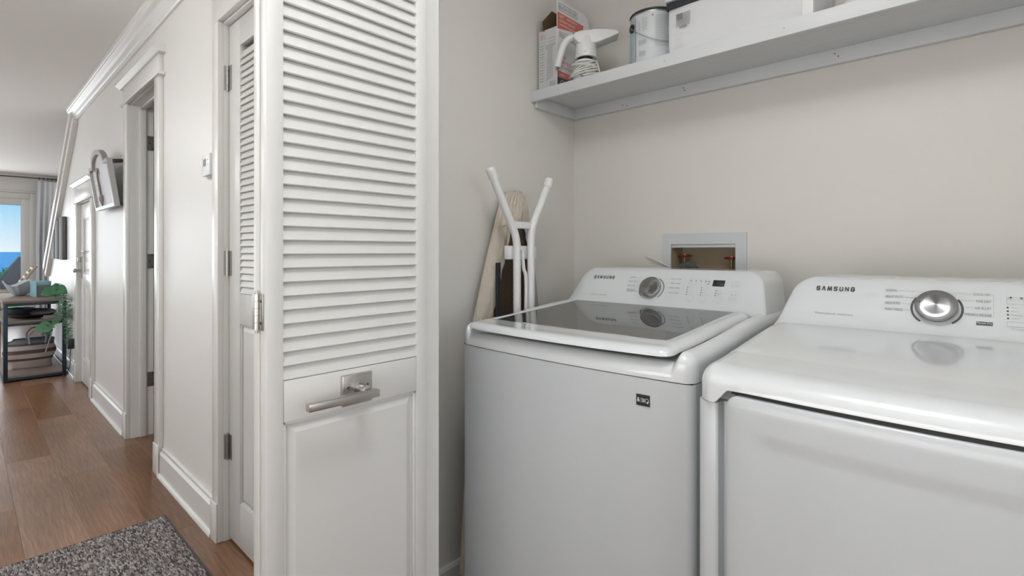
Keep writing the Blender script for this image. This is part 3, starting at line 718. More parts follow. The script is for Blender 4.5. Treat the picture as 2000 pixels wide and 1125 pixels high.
# console
WS = .65; WCX, WCZ = 1.475, .992
cp = console(ws, WCX, WCZ, 1.112, WS, WY0+.012, WY1-.006, .10, .19, .012, .006)
al = math.atan(WS)
FW = frame((0, -1, 0), (math.sin(al), 0, math.cos(al)), (WCX, .77, WCZ)); FW = FW @ Matrix.Translation((0, 0, .0006))
loc, lab, line = panel_tools(FW, cp)
a = loc(1161, 540.5); b = loc(1200.5, 542); stroke_word(MB(), 'SAMSUNG', FW, a[0], (a[1]+b[1])/2-.0062, b[0]-a[0], .0124, .0024).build('brand_lettering', 'ink', cp)
lab('DIGITAL  INVERTER', 1155, 574.2, 1185, 576, .0042, 'print', .0)
for s_, a, b, c, d in (('NORMAL', 1231, 541.5, 1243, 542), ('HEAVY DUTY', 1228, 549.5, 1247, 550.2), ('DELICATES', 1226, 557.6, 1241, 558.2), ('BEDDING', 1224.5, 565, 1239, 565.5), ('WATERPROOF', 1223, 568, 1244, 569),
                       ('QUICK WASH', 1311, 545, 1331, 545.8), ('DEEP WASH', 1310, 553.3, 1329, 554), ('RINSE+SPIN', 1307, 562.2, 1327, 563), ('SELF CLEAN', 1305.5, 571.3, 1325, 572.2)):
    lab(s_, a, b, c, d, .0052, 'print')
for a in ((1245, 541.8, 1258, 542.2), (1249, 550, 1254, 550.2), (1243, 558.2, 1251, 558.4), (1288, 544.3, 1309, 545), (1296, 553, 1308, 553.4), (1298, 562, 1305, 562.4), (1296, 571, 1303, 571.4)): mb = MB(); line(*a, mb=mb); mb.build('guide_line', 'lprint', cp)
kc = loc(1272.5, 564)
mb = MB(); arc(mb, FW, kc[0], kc[1], .0400, .0425, -45, 65, 30); mb.build('dial_ring', 'ink', cp)
mb = MB(); arc(mb, FW, kc[0], kc[1], .0400, .0425, 190, 222, 14); mb.build('dial_ring', 'ink', cp)
knob(cp, FW, kc[0], kc[1], .0355, .017, -55)
# display and buttons
a = loc(1391, 559); b = loc(1417, 548); mb = MB(); mb.M = FW; mb.box(a[0], b[0], a[1], b[1], 0, .0006); o = mb.build('display', 'black', cp, bevel=.0002)
mb = MB(); text(mb, '88:88', FW, a[0]+.012, a[1]+.003, b[0]-a[0]-.016, b[1]-a[1]-.006, z=.0008); mb.build('display_digits', mat('unlit_segments', (.05, .05, .055), .4), o)
c0 = loc(1366, 550.2); a = (c0[0]-.031, c0[1]-.0105); b = (c0[0]+.031, c0[1]+.0105); mb = MB(); outline(mb, FW, a[0], b[0], a[1], b[1], .0006); mb.build('indicator_outline', 'lprint', cp)
for px, py, s_ in ((1350, 548, 'Wash'), (1360, 548.6, 'Rinse'), (1369.5, 549, 'Spin'), (1379, 549.6, 'Lid')):
    q = loc(px, py); mb = MB(); disc(mb, FW, q[0], q[1], .0018); mb.build('indicator_light', 'ink', cp); q2 = loc(px-2.6, py+2.6)
    mb = MB(); text(mb, s_, FW, q2[0], q2[1]-.002, .0075, .003); mb.build('printed_label', 'lprint', cp)
for px, py in ((1385, 550), (1383.5, 555)): q = loc(px, py); mb = MB(); disc(mb, FW, q[0], q[1], .0018); mb.build('indicator_light', 'ink', cp)
cols = [((1343.3, 560.5), ['Hot', 'Warm', 'Eco Warm', 'Tap Cold']), ((1370.8, 562), ['Extra High', 'High', 'Medium', 'Low No Spin']), ((1398.5, 568.3), ['Heavy', 'Normal', 'Light'])]
for (px, py), ws_ in cols:
    for k, s_ in enumerate(ws_):
        q = loc(px-.9*k, py+4.65*k); mb = MB(); disc(mb, FW, q[0], q[1], .0017, 10); mb.build('indicator_light', 'ink', cp)
        mb = MB(); text(mb, s_, FW, q[0]+.004, q[1]-.0018, .0019*len(s_)+.0005, .0036); mb.build('printed_label', 'lprint', cp)
for (px, py, s1, s2) in ((1337, 586, 'Wash', 'Temperature'), (1363, 588, 'Adjust Time', 'Spin'), (1393, 590.5, 'Soil', '')):
    c0 = loc(px+9.5, py-4.5); a = (c0[0]-.0115, c0[1]-.0065); b = (c0[0]+.0115, c0[1]+.0065); mb = MB(); outline(mb, FW, a[0], b[0], a[1], b[1], .0005); mb.build('touch_button', 'lprint', cp)
    mb = MB(); text(mb, s1, FW, (a[0]+b[0])/2-.00095*len(s1), a[1]-.0050, .0019*len(s1), .0032)
    if s2: text(mb, s2, FW, (a[0]+b[0])/2-.00095*len(s2), a[1]-.0092, .0019*len(s2), .0032)
    mb.build('printed_label', 'lprint', cp)
c0 = loc(1432, 580); a = (c0[0]-.0125, c0[1]-.0175); b = (c0[0]+.0125, c0[1]+.0175); mb = MB(); outline(mb, FW, a[0], b[0], a[1], b[1], .0006); mb.build('touch_button', 'lprint', cp)
mb = MB(); cx_ = (a[0]+b[0])/2; text(mb, 'START', FW, cx_-.009, a[1]+.0115, .018, .0042); text(mb, 'PAUSE', FW, cx_-.009, a[1]+.0050, .018, .0042)
mb.add([tuple(FW @ Vector((cx_+p, a[1]+q, .0004))) for p, q in ((-.007, .020), (.000, .0235), (-.007, .027))], [(0, 1, 2)]); rect(mb, FW, cx_+.002, cx_+.0035, a[1]+.020, a[1]+.027); rect(mb, FW, cx_+.005, cx_+.0065, a[1]+.020, a[1]+.027)
mb.build('printed_label', 'lprint', cp)
c0 = loc(1437.5, 555.5); a = (c0[0]-.0115, c0[1]-.0110); b = (c0[0]+.0115, c0[1]+.0110); mb = MB(); outline(mb, FW, a[0], b[0], a[1], b[1], .0005); mb.build('touch_button', 'lprint', cp)
mb = MB(); cx_ = (a[0]+b[0])/2; arc(mb, FW, cx_, a[1]+.016, .0035, .0042, 110, 430, 20); rect(mb, FW, cx_-.0003, cx_+.0003, a[1]+.016, a[1]+.0205); text(mb, 'POWER', FW, cx_-.009, a[1]+.004, .018, .004); mb.build('printed_label', 'lprint', cp)
# sticker on the front with three pictograms
FS = frame((.064, -1, 0), (0, 0, 1), (WXF-.0119, .558, .9)); _, _, _ = 0, 0, 0
l2, lab2, _l = panel_tools(FS, ws)
a = l2(1243, 790); b = l2(1269.3, 771.5); ym = (a[1]+b[1])/2-.001; hh = .0118
mb = MB(); mb.M = FS @ Matrix.Translation((0, 0, .0002)); mb.box(a[0], b[0], ym-hh, ym+hh, 0, .0006); st = mb.build('sticker', 'black', ws); st['label'] = 'small black sticker with three white pictograms'
FT = FS @ Matrix.Translation((0, 0, .0007)); mb = MB(); wd = b[0]-a[0]
text(mb, '&', FT, a[0]+.07*wd, ym-.004, .2*wd, .009); outline(mb, FT, a[0]+.35*wd, a[0]+.48*wd, ym-.004, ym+.004, .0007)
for k in range(3): rect(mb, FT, a[0]+(.51+.045*k)*wd, a[0]+(.53+.045*k)*wd, ym-.004, ym+.004)
arc(mb, FT, a[0]+.8*wd, ym, .0036, .0044, 0, 360, 24); rect(mb, FT, a[0]+.82*wd, a[0]+.88*wd, ym-.006, ym-.001)
mb.build('pictogram', 'wprint', st)

# ------------------------------------------------------------------ dryer
dy = thing('clothes_dryer', (1.30, .055, 0), 'white front-load clothes dryer with steel dial, right of the washing machine', 'clothes dryer')
DY0, DY1 = -.290, .396; DXF = .925; DXB = 1.66
# cabinet: side strips proud of a recessed front where the door sits
P = [(DXF+.022*(1-math.cos(R(a))), DY1-.022*(1-math.sin(R(a)))) for a in (90, 75, 60, 45, 30, 15, 0)] + [ (DXF-.001, DY1-.036), (DXF+.003, DY1-.040), (DXF+.022, DY1-.043), (DXF+.022, DY0+.043), (DXF+.003, DY0+.040), (DXF-.001, DY0+.036), (DXF, DY0+.006), (DXF+.004, DY0), (DXB, DY0), (DXB, DY1)]
MB().prism([(x, y, .02) for x, y in P], (0, 0, .8785)).build('cabinet', 'appshade', dy, bevel=.0025)
for x in (DXF+.08, DXB-.06):
    for y in (DY0+.06, DY1-.06): MB().tube([(x, y, 0), (x, y, .03)], .022, 14).build('levelling_foot', 'gap', dy, smooth=True)
def dtop(x, y): return .963+.037*smooth(.90, 1.45, x)+.0012*smooth(1.06, 1.064, x)
def dbase(x, y):
    if x > DXF+.05: return .900
    return .900+.0275*smooth(DY0+.034, DY0+.066, y)*(1-smooth(DY1-.066, DY1-.034, y))
cv = MB(); cv.soft(DXF-.003, DXB, DY0-.001, DY1+.001, .046, .02, .032, .0345, dtop, dbase, bow=.026, ys=[DY1-.060+.002*k for k in range(15)]+[DY0+.032+.002*k for k in range(15)], xs=[1.055, 1.060, 1.062, 1.064, 1.07], ny=20, N=10)
cv.build('top_cover', 'app', dy, smooth=True, angle=70)
box('seam_gap', 'appshade', dy, DXF+.03, DXB-.01, DY0+.004, DY1-.004, .8975, .935)
gs_ = MB(); gs_.soft(.9252, .975, DY0+.064, DY1-.064, .002, .002, .002, .0004, .9272, .9190, bow=.026, bottom=True); gs_.build('door_seal', 'gap', dy, smooth=True)
# door: soft slab with a shallow pressed panel
DW0, DW1 = DY0+.058, DY1-.058; DT = .9200
def dh(x, y):      # local x = z world, y = y world ; height outwards
    a = smooth(.10, .30, x)*(1-smooth(DT-.080, DT-.050, x))*(.45+.55*smooth(.55, DT-.06, x))
    b = smooth(DW0+.040, DW0+.075, y)*(1-smooth(DW1-.075, DW1-.040, y))
    return -.0028*a*b + .026*(1-((y-(DY0+DY1)/2)/((DY1-DY0)/2+.002))**2) - .003
sl = MB(); sl.M = Matrix(((0, 0, -1, .914), (0, 1, 0, 0), (1, 0, 0, 0), (0, 0, 0, 1)))
sl.soft(.10, DT, DW0, DW1, .024, .024, .024, .007, dh, -.045, bow=0, xs=[.10+.01*k for k in range(22)]+[DT-.10+.003*k for k in range(26)], ys=[DW0+.030+.004*k for k in range(15)]+[DW1-.086+.004*k for k in range(15)], ny=22, N=6)
dd = sl.build('door_panel', 'appshade', dy, smooth=True, angle=60)
# console
DS = .70; DCX, DCZ = 1.360, .992
cp = console(dy, DCX, DCZ, 1.107, DS, DY0+.010, DY1-.012, .10, .22, .018, .006)
al = math.atan(DS)
FD = frame((0, -1, 0), (math.sin(al), 0, math.cos(al)), (DCX, .055, DCZ)) @ Matrix.Translation((0, 0, .0008))
loc, lab, line = panel_tools(FD, cp)
a = loc(1595, 562.5); b = loc(1669.5, 565.5); stroke_word(MB(), 'SAMSUNG', FD, a[0], (a[1]+b[1])/2-.0062, b[0]-a[0], .0124, .0024).build('brand_lettering', 'ink', cp)
lab('MoistureSensor  SmartCare', 1592, 611, 1665, 614.5, .0050, 'print', .0)
for s_, a, b, c, d in (('NORMAL', 1730, 566.5, 1754, 567.8), ('HEAVY DUTY', 1729.5, 578.5, 1764, 580), ('DELICATES', 1729, 590.8, 1758, 592.2), ('PERM PRESS', 1728, 603, 1763, 604.8),
                       ('QUICK DRY', 1900.5, 575, 1936, 576.5), ('TIME DRY', 1905.5, 588.5, 1936, 590), ('AIR FLUFF', 1903.5, 602, 1936, 603.5), ('WRINKLE RELEASE', 1883, 613.5, 1937, 617)):
    lab(s_, a, b, c, d, .0062, 'print')
for a in ((1757, 567.5, 1804, 570), (1804, 570, 1808, 575), (1768, 580.3, 1792, 582), (1761, 592.5, 1784, 593.8), (1767, 605, 1780, 606), (1850, 575, 1854, 572), (1854, 572, 1898, 574.8), (1872, 586, 1902, 588), (1875, 599.5, 1900, 601.2), (1876, 612.6, 1880, 613.2), (1940, 575.5, 1941, 620)): mb = MB(); line(*a, mb=mb); mb.build('guide_line', 'lprint', cp)
kc = loc(1829, 603)
for a0, a1 in ((-52, 36), (144, 232)):
    mb = MB(); arc(mb, FD, kc[0], kc[1], .0395, .0435, a0, a1, 26); mb.build('dial_ring', 'ink', cp)
knob(cp, FD, kc[0], kc[1], .0355, .018, 170)
a = loc(1906.5, 634.5); b = loc(1939, 630.5); mb = MB(); mb.M = FD; mb.box(a[0], b[0], a[1], a[1]+.0078, 0, .0005); o = mb.build('black_badge', 'ink', cp); mb = MB(); text(mb, 'Manual Dry', FD, a[0]+.001, a[1]+.0015, b[0]-a[0]-.002, .0052, z=.0008); mb.build('badge_lettering', 'wprint', o)
mb = MB(); a = loc(1966, 594); outline(mb, FD, a[0], a[0]+.16, a[1], a[1]+.0165, .0006); mb.build('indicator_outline', 'lprint', cp)
for k, s_ in enumerate(('Drying', 'Cooling', 'Done', 'Wrinkle')):
    q = loc(1974+21*k, 581.5+1.2*k); mb = MB(); disc(mb, FD, q[0], q[1], .0019); mb.build('indicator_light', 'ink', cp); mb = MB(); text(mb, s_, FD, q[0]-.005, q[1]-.006, .010, .0036); mb.build('printed_label', 'lprint', cp)
for k, s_ in enumerate(('Very', 'More', 'Normal', 'Damp')):
    q = loc(1968+.3*k, 601+7*k); mb = MB(); disc(mb, FD, q[0], q[1], .0018); mb.build('indicator_light', 'ink', cp); mb = MB(); text(mb, s_, FD, q[0]+.005, q[1]-.002, .0024*len(s_), .0042); mb.build('printed_label', 'lprint', cp)
a = loc(1967, 638); mb = MB(); outline(mb, FD, a[0], a[0]+.034, a[1], a[1]+.0115, .0006); mb.build('touch_button', 'lprint', cp); mb = MB(); text(mb, 'Dryness', FD, a[0]+.006, a[1]-.0075, .018, .0045); mb.build('printed_label', 'lprint', cp)

# ------------------------------------------------------------------ shelf
sh = thing('wall_shelf', (1.72, .45, 1.80), 'long grey-white painted wooden shelf on the laundry back wall', 'shelf')
SY0, SY1 = -.449, 1.359
box('shelf_board', 'shelf', sh, 1.592, BX-.001, SY0, SY1, 1.800, 1.818)
box('front_edge', 'shelf', sh, 1.574, 1.592, SY0, SY1, 1.776, 1.8185, .001)
box('back_cleat', 'shelf', sh, BX-.020, BX-.001, SY0, SY1-.018, 1.754, 1.800, .001)
box('side_cleat', 'shelf', sh, 1.594, BX-.001, SY1-.018, SY1, 1.754, 1.7995, .001)
for y, z in ((1.10, 1.770), (1.08, 1.765), (.84, 1.785), (.835, 1.775), (.35, 1.785), (.34, 1.775)):
    MB().tube([(BX-.0206, y, z), (BX-.0200, y, z)], .0022, 8).build('nail_head', 'ink', sh)
for y in (1.22, .78, .42, .18): MB().tube([(1.5735, y, 1.797), (1.5741, y, 1.797)], .0016, 8).build('nail_head', 'print', sh)
ST = 1.8186

# garment steamer carton
bx_ = thing('steamer_carton', (1.71, 1.30, ST), 'tall opened white and coral carton at the left end of the shelf', 'box')
X0, X1, Y0, Y1, ZB = 1.606, 1.826, 1.252, 1.345, ST
HB = .245
t = .0025
box('back_panel', 'card', bx_, X1-t, X1, Y0, Y1, ZB, ZB+HB); box('side_panel', 'card', bx_, X0, X1-t, Y1-t, Y1, ZB, ZB+HB)
lp = box('end_panel', 'card', bx_, X0, X0+t, Y0, Y1-t, ZB, ZB+HB); lp['label'] = 'narrow grey printed end of the carton'
fp = box('front_panel', 'cardfront', bx_, X0, X1, Y0-t, Y0, ZB, ZB+HB); fp['label'] = 'white front printed in coral and navy'
box('bottom_panel', 'cardin', bx_, X0+t, X1-t, Y0, Y1-t, ZB, ZB+t)
# inner faces are brown board
box('inner_liner', 'cardin', bx_, X0+t, X1-t, Y0, Y0+.0012, ZB+t, ZB+HB-.001); box('inner_liner', 'cardin', bx_, X0+t, X0+t+.0012, Y0+.0012, Y1-t, ZB+t, ZB+HB-.001)
# standing flap (carries the logo) with a clipped corner
HT = .352
pts = [(X0, ZB+HB), (X1, ZB+HB), (X1, ZB+HT-.035), (X1-.010, ZB+HT-.012), (X1-.035, ZB+HT), (X0, ZB+HT)]
ff = MB().prism([(x, Y0-t, z) for x, z in pts], (0, t, 0)).build('top_flap', 'cardfront', bx_)
MB().prism([(X0+.01, Y0+.001, ZB+HB), (X1-.01, Y0+.001, ZB+HB), (X1-.01, Y0+.001, ZB+HT-.03), (X0+.01, Y0+.001, ZB+HT-.01)], (0, .001, 0)).build('flap_lining', 'cardin', ff)
MB().prism([(X1-.002, Y0+.002, ZB+HB), (X1-.002, Y1, ZB+HB), (X1-.06, Y1-.005, ZB+HB+.085), (X1-.06, Y0+.002, ZB+HB+.085)], (.002, 0, .001)).build('back_flap', 'cardin', bx_)
MB().prism([(X0, Y1-.001, ZB+HB), (X0+.10, Y1-.001, ZB+HB), (X0+.09, Y1+.0005, ZB+HB+.05), (X0+.005, Y1+.0005, ZB+HB+.05)], (0, .002, 0)).build('side_flap', 'card', bx_)
bp = [hit(px, py, (0, 1, 0), (0, 1.315, 0)) for px, py in ((1062, 62), (1060, 42), (1078, 22), (1092, 30), (1092, 66))]
MB().prism(bp, (0, .002, 0)).build('inner_flap', 'cardin', bx_)['label'] = 'brown inside of a raised flap'
FB = frame((1, 0, 0), (0, 0, 1), (X0, Y0-t, ZB)); WB = X1-X0
mb = MB(); mb.add([tuple(FB @ Vector((x, z, .0004))) for x, z in ((.001, .235), (WB-.052, .262), (WB-.040, .300), (.001, .302))][::1], [(0, 1, 2, 3)]); mb.build('coral_band', 'coral', ff)
mb = MB(); outline(mb, FB, .008, WB-.085, .312, .340, .0018); text(mb, 'BLACK+DECKER', FB, .013, .318, WB-.104, .016); mb.build('logo_lettering', 'ink', ff)
mb = MB(); text(mb, 'EASY', FB, .014, .284, .030, .012, 0, .0006); text(mb, 'GARMENT STEAMER', FB, .014, .268, .105, .009, 0, .0006); rect(mb, FB, .06, .13, .289, .292, .0006); rect(mb, FB, .014, .12, .256, .2585, .0006); mb.build('band_lettering', 'wprint', ff)
mb = MB(); text(mb, 'EASY', FB, .014, .122, .045, .014); text(mb, 'GARMENT', FB, .014, .102, .085, .014); text(mb, 'STEAMER', FB, .014, .082, .085, .014); mb.build('front_lettering', 'coral', fp)
mb = MB(); outline(mb, FB, .014, .10, .205, .228, .0015); text(mb, 'BLACK+DECKER', FB, .018, .210, .078, .012); mb.build('logo_lettering', 'ink', fp)
mb = MB(); rect(mb, FB, .001, WB-.001, .045, .070); mb.build('coral_band', 'coral', fp); mb = MB(); text(mb, 'QUICK', FB, .012, .051, .04, .012, 0, .0006); mb.build('band_lettering', 'wprint', fp)
mb = MB(); rect(mb, FB, .001, WB-.001, .001, .045); mb.build('navy_band', 'navy', fp)
mb = MB(); arc(mb, FB, .035, .022, .012, .015, 0, 360); disc(mb, FB, .08, .022, .012); mb.build('band_picture', 'picture', fp)
# end panel print
FE = frame((0, -1, 0), (0, 0, 1), (X0, Y1, ZB))
mb = MB()
for k, (s_, wd) in enumerate((('EASY', .03), ('GARMENT', .042), ('STEAMER', .04))): text(mb, s_, FE, .006, .224-.008*k, wd*.85, .0055)
mb.build('end_lettering', 'coral', lp)
mb = MB()
for k in range(15):
    for j in range(2 if k % 3 else 1): rect(mb, FE, .006, .006+(.024 if j else .030)-.002*(k % 3), .195-.011*k-.003*j, .1962-.011*k-.003*j)
for k in range(3): rect(mb, FE, .05, .085, .205-.012*k, .2065-.012*k)
mb.build('small_print', 'print', lp)
mb = MB(); outline(mb, FE, .058, .088, .014, .032, .0009); text(mb, 'BLACK+', FE, .060, .0245, .026, .0055); text(mb, 'DECKER', FE, .060, .017, .026, .0055); mb.build('logo_lettering', 'print', lp)
mb = MB()      # pale picture of a steamer
mb.add([tuple(FE @ Vector((x, z, .0004))) for x, z in ((.034, .172), (.040, .182), (.082, .186), (.088, .176), (.072, .168), (.074, .05), (.040, .035), (.046, .16))], [tuple(range(8))]); mb.build('end_picture', 'picture', lp)

# hand-held garment steamer
gs = thing('garment_steamer', (1.66, 1.155, ST), 'white hand-held garment steamer wound with cream cord, in front of the carton', 'steamer')
SXc, SYc = 1.650, 1.147
FP = Vector((SXc, SYc, ST)); rdir = Vector((FY, -FX, 0)).normalized(); fdir = Vector((FX, FY, 0)).normalized()
# its head points away from the corner, along the shelf
ax = Vector((.60, -.80, 0)).normalized(); ay = Vector((0, 0, 1)).cross(ax)
GM = Matrix((ax, ay, Vector((0, 0, 1)))).transposed().to_4x4(); GM.translation = FP
m = MB(); m.M = GM; m.lathe([(.001, .0), (.034, .001), (.045, .010), (.049, .028), (.044, .044), (.030, .052)], 32); m.build('base_cap', 'white', gs, smooth=True)
m = MB(); m.M = GM; m.lathe([(.028, .040), (.030, .075), (.034, .078), (.040, .080), (.040, .086), (.026, .090), (.024, .096)], 32); m.build('neck', 'white', gs, smooth=True)
m = MB(); m.M = GM; m.lathe([(.029, .090), (.030, .100), (.029, .104)], 32); m.build('black_collar', 'black', gs, smooth=True)
m = MB(); m.M = GM @ Matrix.Translation((.004, 0, 0)); m.lathe([(.030, .100), (.042, .098), (.043, .104), (.040, .140), (.037, .172), (.034, .178)], 36); m.build('water_tank', 'white', gs, smooth=True)
prof = [(-.050, .178), (-.040, .191), (-.020, .197), (.03, .201), (.08, .200), (.115, .194), (.126, .187), (.126, .178), (.112, .174), (.075, .160), (.045, .150), (.030, .148), (-.025, .150), (-.040, .165)]
m = MB(); m.M = GM; m.prism([(x, -.034, z) for x, z in prof], (0, .068, 0)); m.build('steam_head', 'white', gs, bevel=.006, seg=3, angle=60)
m = MB(); m.M = GM; m.tube(spline([(-.035, 0, .186), (-.065, 0, .178), (-.085, 0, .150), (-.098, 0, .110), (-.106, 0, .070)], 6), [.014]*12+[.0135]*6+[.0130]*6+[.0125], 16); m.build('handle', 'white', gs, smooth=True)
m = MB(); m.M = GM; m.tube([(-.096, 0, .122), (-.1, 0, .095)], .0142, 12); 
m = MB(); m.M = GM; m.tube([(-.104, -.004, .074), (-.1075, -.004, .060)], .006, 10); m.build('handle_socket', 'print', gs, smooth=True)
m = MB(); m.M = GM; m.tube([(-.012, -.0515, .028), (-.012, -.044, .028)], .012, 16); b_ = m.build('cord_grommet', 'print', gs, smooth=True)
m = MB(); m.M = GM; m.tube([(-.045, -.030, .188), (-.045, -.036, .188)], .003, 10); m.build('screw', 'print', gs, smooth=True)
m = MB(); m.M = GM; m.tube([(0.0, -.042, .112), (0.0, -.0365, .112)], .0028, 10); m.build('screw', 'print', gs, smooth=True)
pts = []; rr = random.Random(5)
for k in range(12*16):
    a = 2*PI*k/16; q = k/(12*16); rad = .053-.012*q+.006*math.sin(q*9)+.003*math.sin(a*1+q*20)
    pts.append((rad*math.cos(a), rad*.95*math.sin(a), .030+.050*q+.013*math.sin(a+q*7)))
pts += [(.05, -.02, .06), (.054, -.03, .03), (.046, -.038, .008)]
m = MB(); m.M = GM; m.tube(pts, .0034, 8); o = m.build('wound_cord', 'cord', gs, smooth=True); o['label'] = 'cream power cord wound round the neck'

# dome of the steam head's brush standing behind the carton
br = thing('measuring_cup', (1.835, 1.16, ST), 'small grey and white plastic disc leaning behind the carton', 'plastic disc')
bc = hit(1140, 33, (1, 0, 0), (1.855, 0, 0))
# paint can
pc = thing('paint_can', (1.690, .880, ST), 'gallon paint can with printed paper label and wire bail on the shelf', 'paint can')
PM = Matrix.Translation((1.690, .880, ST))
m = MB(); m.M = PM; m.lathe([(.080, .0), (.0825, .002), (.0825, .006), (.0805, .008)], 56, False); m.build('bottom_rim', 'steel', pc, smooth=True)
m = MB(); m.M = PM; m.lathe([(.0805, .004), (.0805, .184)], 72); m.build('can_body', 'steel', pc, smooth=True)
m = MB(); m.M = PM; m.lathe([(.0805, .187), (.0822, .188), (.0826, .190), (.082, .192), (.080, .192), (.078, .187), (.060, .186), (.058, .189), (.001, .189)], 72, False); m.build('top_rim', 'ink', pc, smooth=True)
def cyl_patch(a0, a1, z0, z1, r_, n=20):
    v = []; 
    for k in range(n+1):
        a = R(a0+(a1-a0)*k/n); v += [(r_*math.cos(a), r_*math.sin(a), z0), (r_*math.cos(a), r_*math.sin(a), z1)]
    return v, [(2*k, 2*k+2, 2*k+3, 2*k+1) for k in range(n)]
def can_part(name, mt, patches, r_, par):
    m = MB(); m.M = PM
    for p in patches: m.add(*cyl_patch(*p, r_))
    return m.build(name, mt, par, smooth=True)
lbl = can_part('paper_label', 'label', [(60, 300, .010, .178)], .0811, pc)
# angles on the can: toward the camera is about 207 deg; larger angles go right
can_part('teal_stripe', 'labelb', [(133, 160, .012, .176)], .0813, lbl)
can_part('label_rule', 'ink', [(160, 161, .012, .170)], .0815, lbl)
can_part('small_print', 'lprint', [(212, 250-(k*7) % 9, .058+.0042*k, .0594+.0042*k) for k in range(26)], .0815, lbl)
can_part('small_print', 'lprint', [(168, 176-(k % 3)*2, .120+.004*k, .1213+.004*k) for k in range(9)] + [(180, 196-(k*5) % 6, .118+.004*k, .1193+.004*k) for k in range(11)], .0815, lbl)
can_part('bar_code', 'lprint', [(172+1.1*k, 172.5+1.1*k, .030, .046) for k in range(16)], .0815, lbl)
can_part('bar_code', 'lprint', [(170+1.3*k, 170.6+1.3*k, .070, .086) for k in range(16)], .0815, lbl)
can_part('small_print', 'lprint', [(138, 156-(k*5) % 8, .02+.006*k, .022+.006*k) for k in range(12)], .0816, lbl)
m = MB(); m.M = PM; m.tube([(.0815*math.cos(R(147)), .0815*math.sin(R(147)), .140), (.086*math.cos(R(147)), .086*math.sin(R(147)), .140)], .015, 20); ear = m.build('handle_ear', 'black', pc, smooth=True)
pts = []
for k in range(25):
    a = R(147+(327-147)*k/24); q = math.sin(PI*k/24); pts.append(((.087+.002*q)*math.cos(a), (.087+.002*q)*math.sin(a), .140-.070*q))
m = MB(); m.M = PM; m.tube(pts, .0014, 8); m.build('wire_bail', 'steel', pc, smooth=True)
m = MB(); m.M = PM; a = R(206); m.add([((.0818)*math.cos(a+R(x)), .0818*math.sin(a+R(x)), .165+z) for x, z in ((-3.2, 0), (0, -.006), (3.2, 0), (0, .006))], [(0, 1, 2, 3)]); m.build('hazard_mark', 'coral', lbl)
m = MB(); m.M = PM; m.add([((.0820)*math.cos(a+R(x)), .0820*math.sin(a+R(x)), .165+z) for x, z in ((-2.4, 0), (0, -.0045), (2.4, 0), (0, .0045))], [(0, 1, 2, 3)]); m.build('hazard_mark', 'wprint', lbl)
m = MB(); m.M = PM; m.add([((.0822)*math.cos(a+R(x)), .0822*math.sin(a+R(x)), .165+z) for x, z in ((-1.2, -.002), (1.2, -.002), (1.2, .002), (-1.2, .002))], [(0, 1, 2, 3)]); m.build('hazard_mark', 'ink', lbl)

# white padded cooler bag
cb = thing('cooler_bag', (1.72, .567, ST), 'large white padded cooler bag with a black strap and small flag print on the shelf', 'cooler bag')
CY0, CY1, CX0, CX1 = .352, .783, 1.602, 1.85
def lump(x, y, z, s_=.004): return noise.noise(Vector((x*14, y*14, z*14)))*s_
m = MB()
m.M = Matrix(((0, 0, -1, CX0+.004), (0, 1, 0, 0), (1, 0, 0, 0), (0, 0, 0, 1)))
def ch(x, y):
    crease = -.004*math.exp(-((x-(ST+.016+.06*smooth(.56, .40, y)*0))/.004)**2) - .0025*math.exp(-((x-(ST+.026-.01*(y-.56)))/.003)**2)*(1 if y > .40 else 0)
    return noise.noise(Vector((x*11, y*11, 2)))*.005+noise.noise(Vector((x*30, y*30, 5)))*.0012+crease+.004*smooth(CY0, CY0+.05, y)*(1-smooth(CY1-.05, CY1, y))
m.soft(ST, ST+.335, CY0, CY1, .012, .012, .012, .006, ch, -(CX1-CX0), nx=60, ny=60, N=4, bottom=True)
body = m.build('bag_body', 'fabricw', cb, smooth=True, angle=60)
# black strap round the upper body, and the lid above it
zs = ST+.152
for a in ((CX0-.0075, CX0+.002, CY0+.06, CY1-.0), (CX0, CX1, CY1-.002, CY1+.0025)):
    MB().box(a[0], a[1], a[2], a[3], zs, zs+.022).build('strap', 'strap', cb, bevel=.001)
box('bag_lid_flap', 'fabricw', cb, CX0-.012, CX1+.003, CY0-.004, CY1+.006, zs+.024, ST+.340, .006)
box('side_gusset', 'white', cb, CX0-.003, CX0+.002, CY0+.001, CY0+.030, ST+.004, ST+.19, .002)
FC = frame((0, -1, 0), (0, 0, 1), (CX0-.0042, CY1, ST))
fy0 = .034; fw = .047; fz = .094
mb = MB()
for k in range(7): rect(mb, FC, fy0, fy0+fw, fz-.0008+.0052*k, fz+.0014+.0052*k)
rect(mb, FC, fy0, fy0+.021, fz+.016, fz+.0335, .0006)
for k in range(18): rect(mb, FC, fy0+.0026*k, fy0+.0026*k+.0015, fz-.008, fz-.0035-.001*(k % 2))
for k in range(11): rect(mb, FC, fy0+.012+.0022*k, fy0+.0135+.0022*k, fz-.017+.002*(k % 3), fz-.009)
mb.v = [tuple(Vector(v)+Vector((-.002, 0, 0))) for v in mb.v]
mb.build('flag_print', 'print', body)['label'] = 'small grey flag print'

# crumpled white cloth at the right of the shelf
tw = MB()
def th_(x, y): return ST+.030+.016*noise.noise(Vector((x*16, y*16, 1)))+.006*noise.noise(Vector((x*40, y*40, 4)))+.045*smooth(.26, .12, y)
tw.soft(1.585, 1.80, -.02, .285, .04, .04, .10, .024, th_, ST+.0005, nx=30, ny=40, N=8, bottom=True)
tag(tw.build('folded_cloth', 'towel', None, smooth=True, angle=80), 'crumpled white cloth lying near the right end of the shelf', 'cloth')

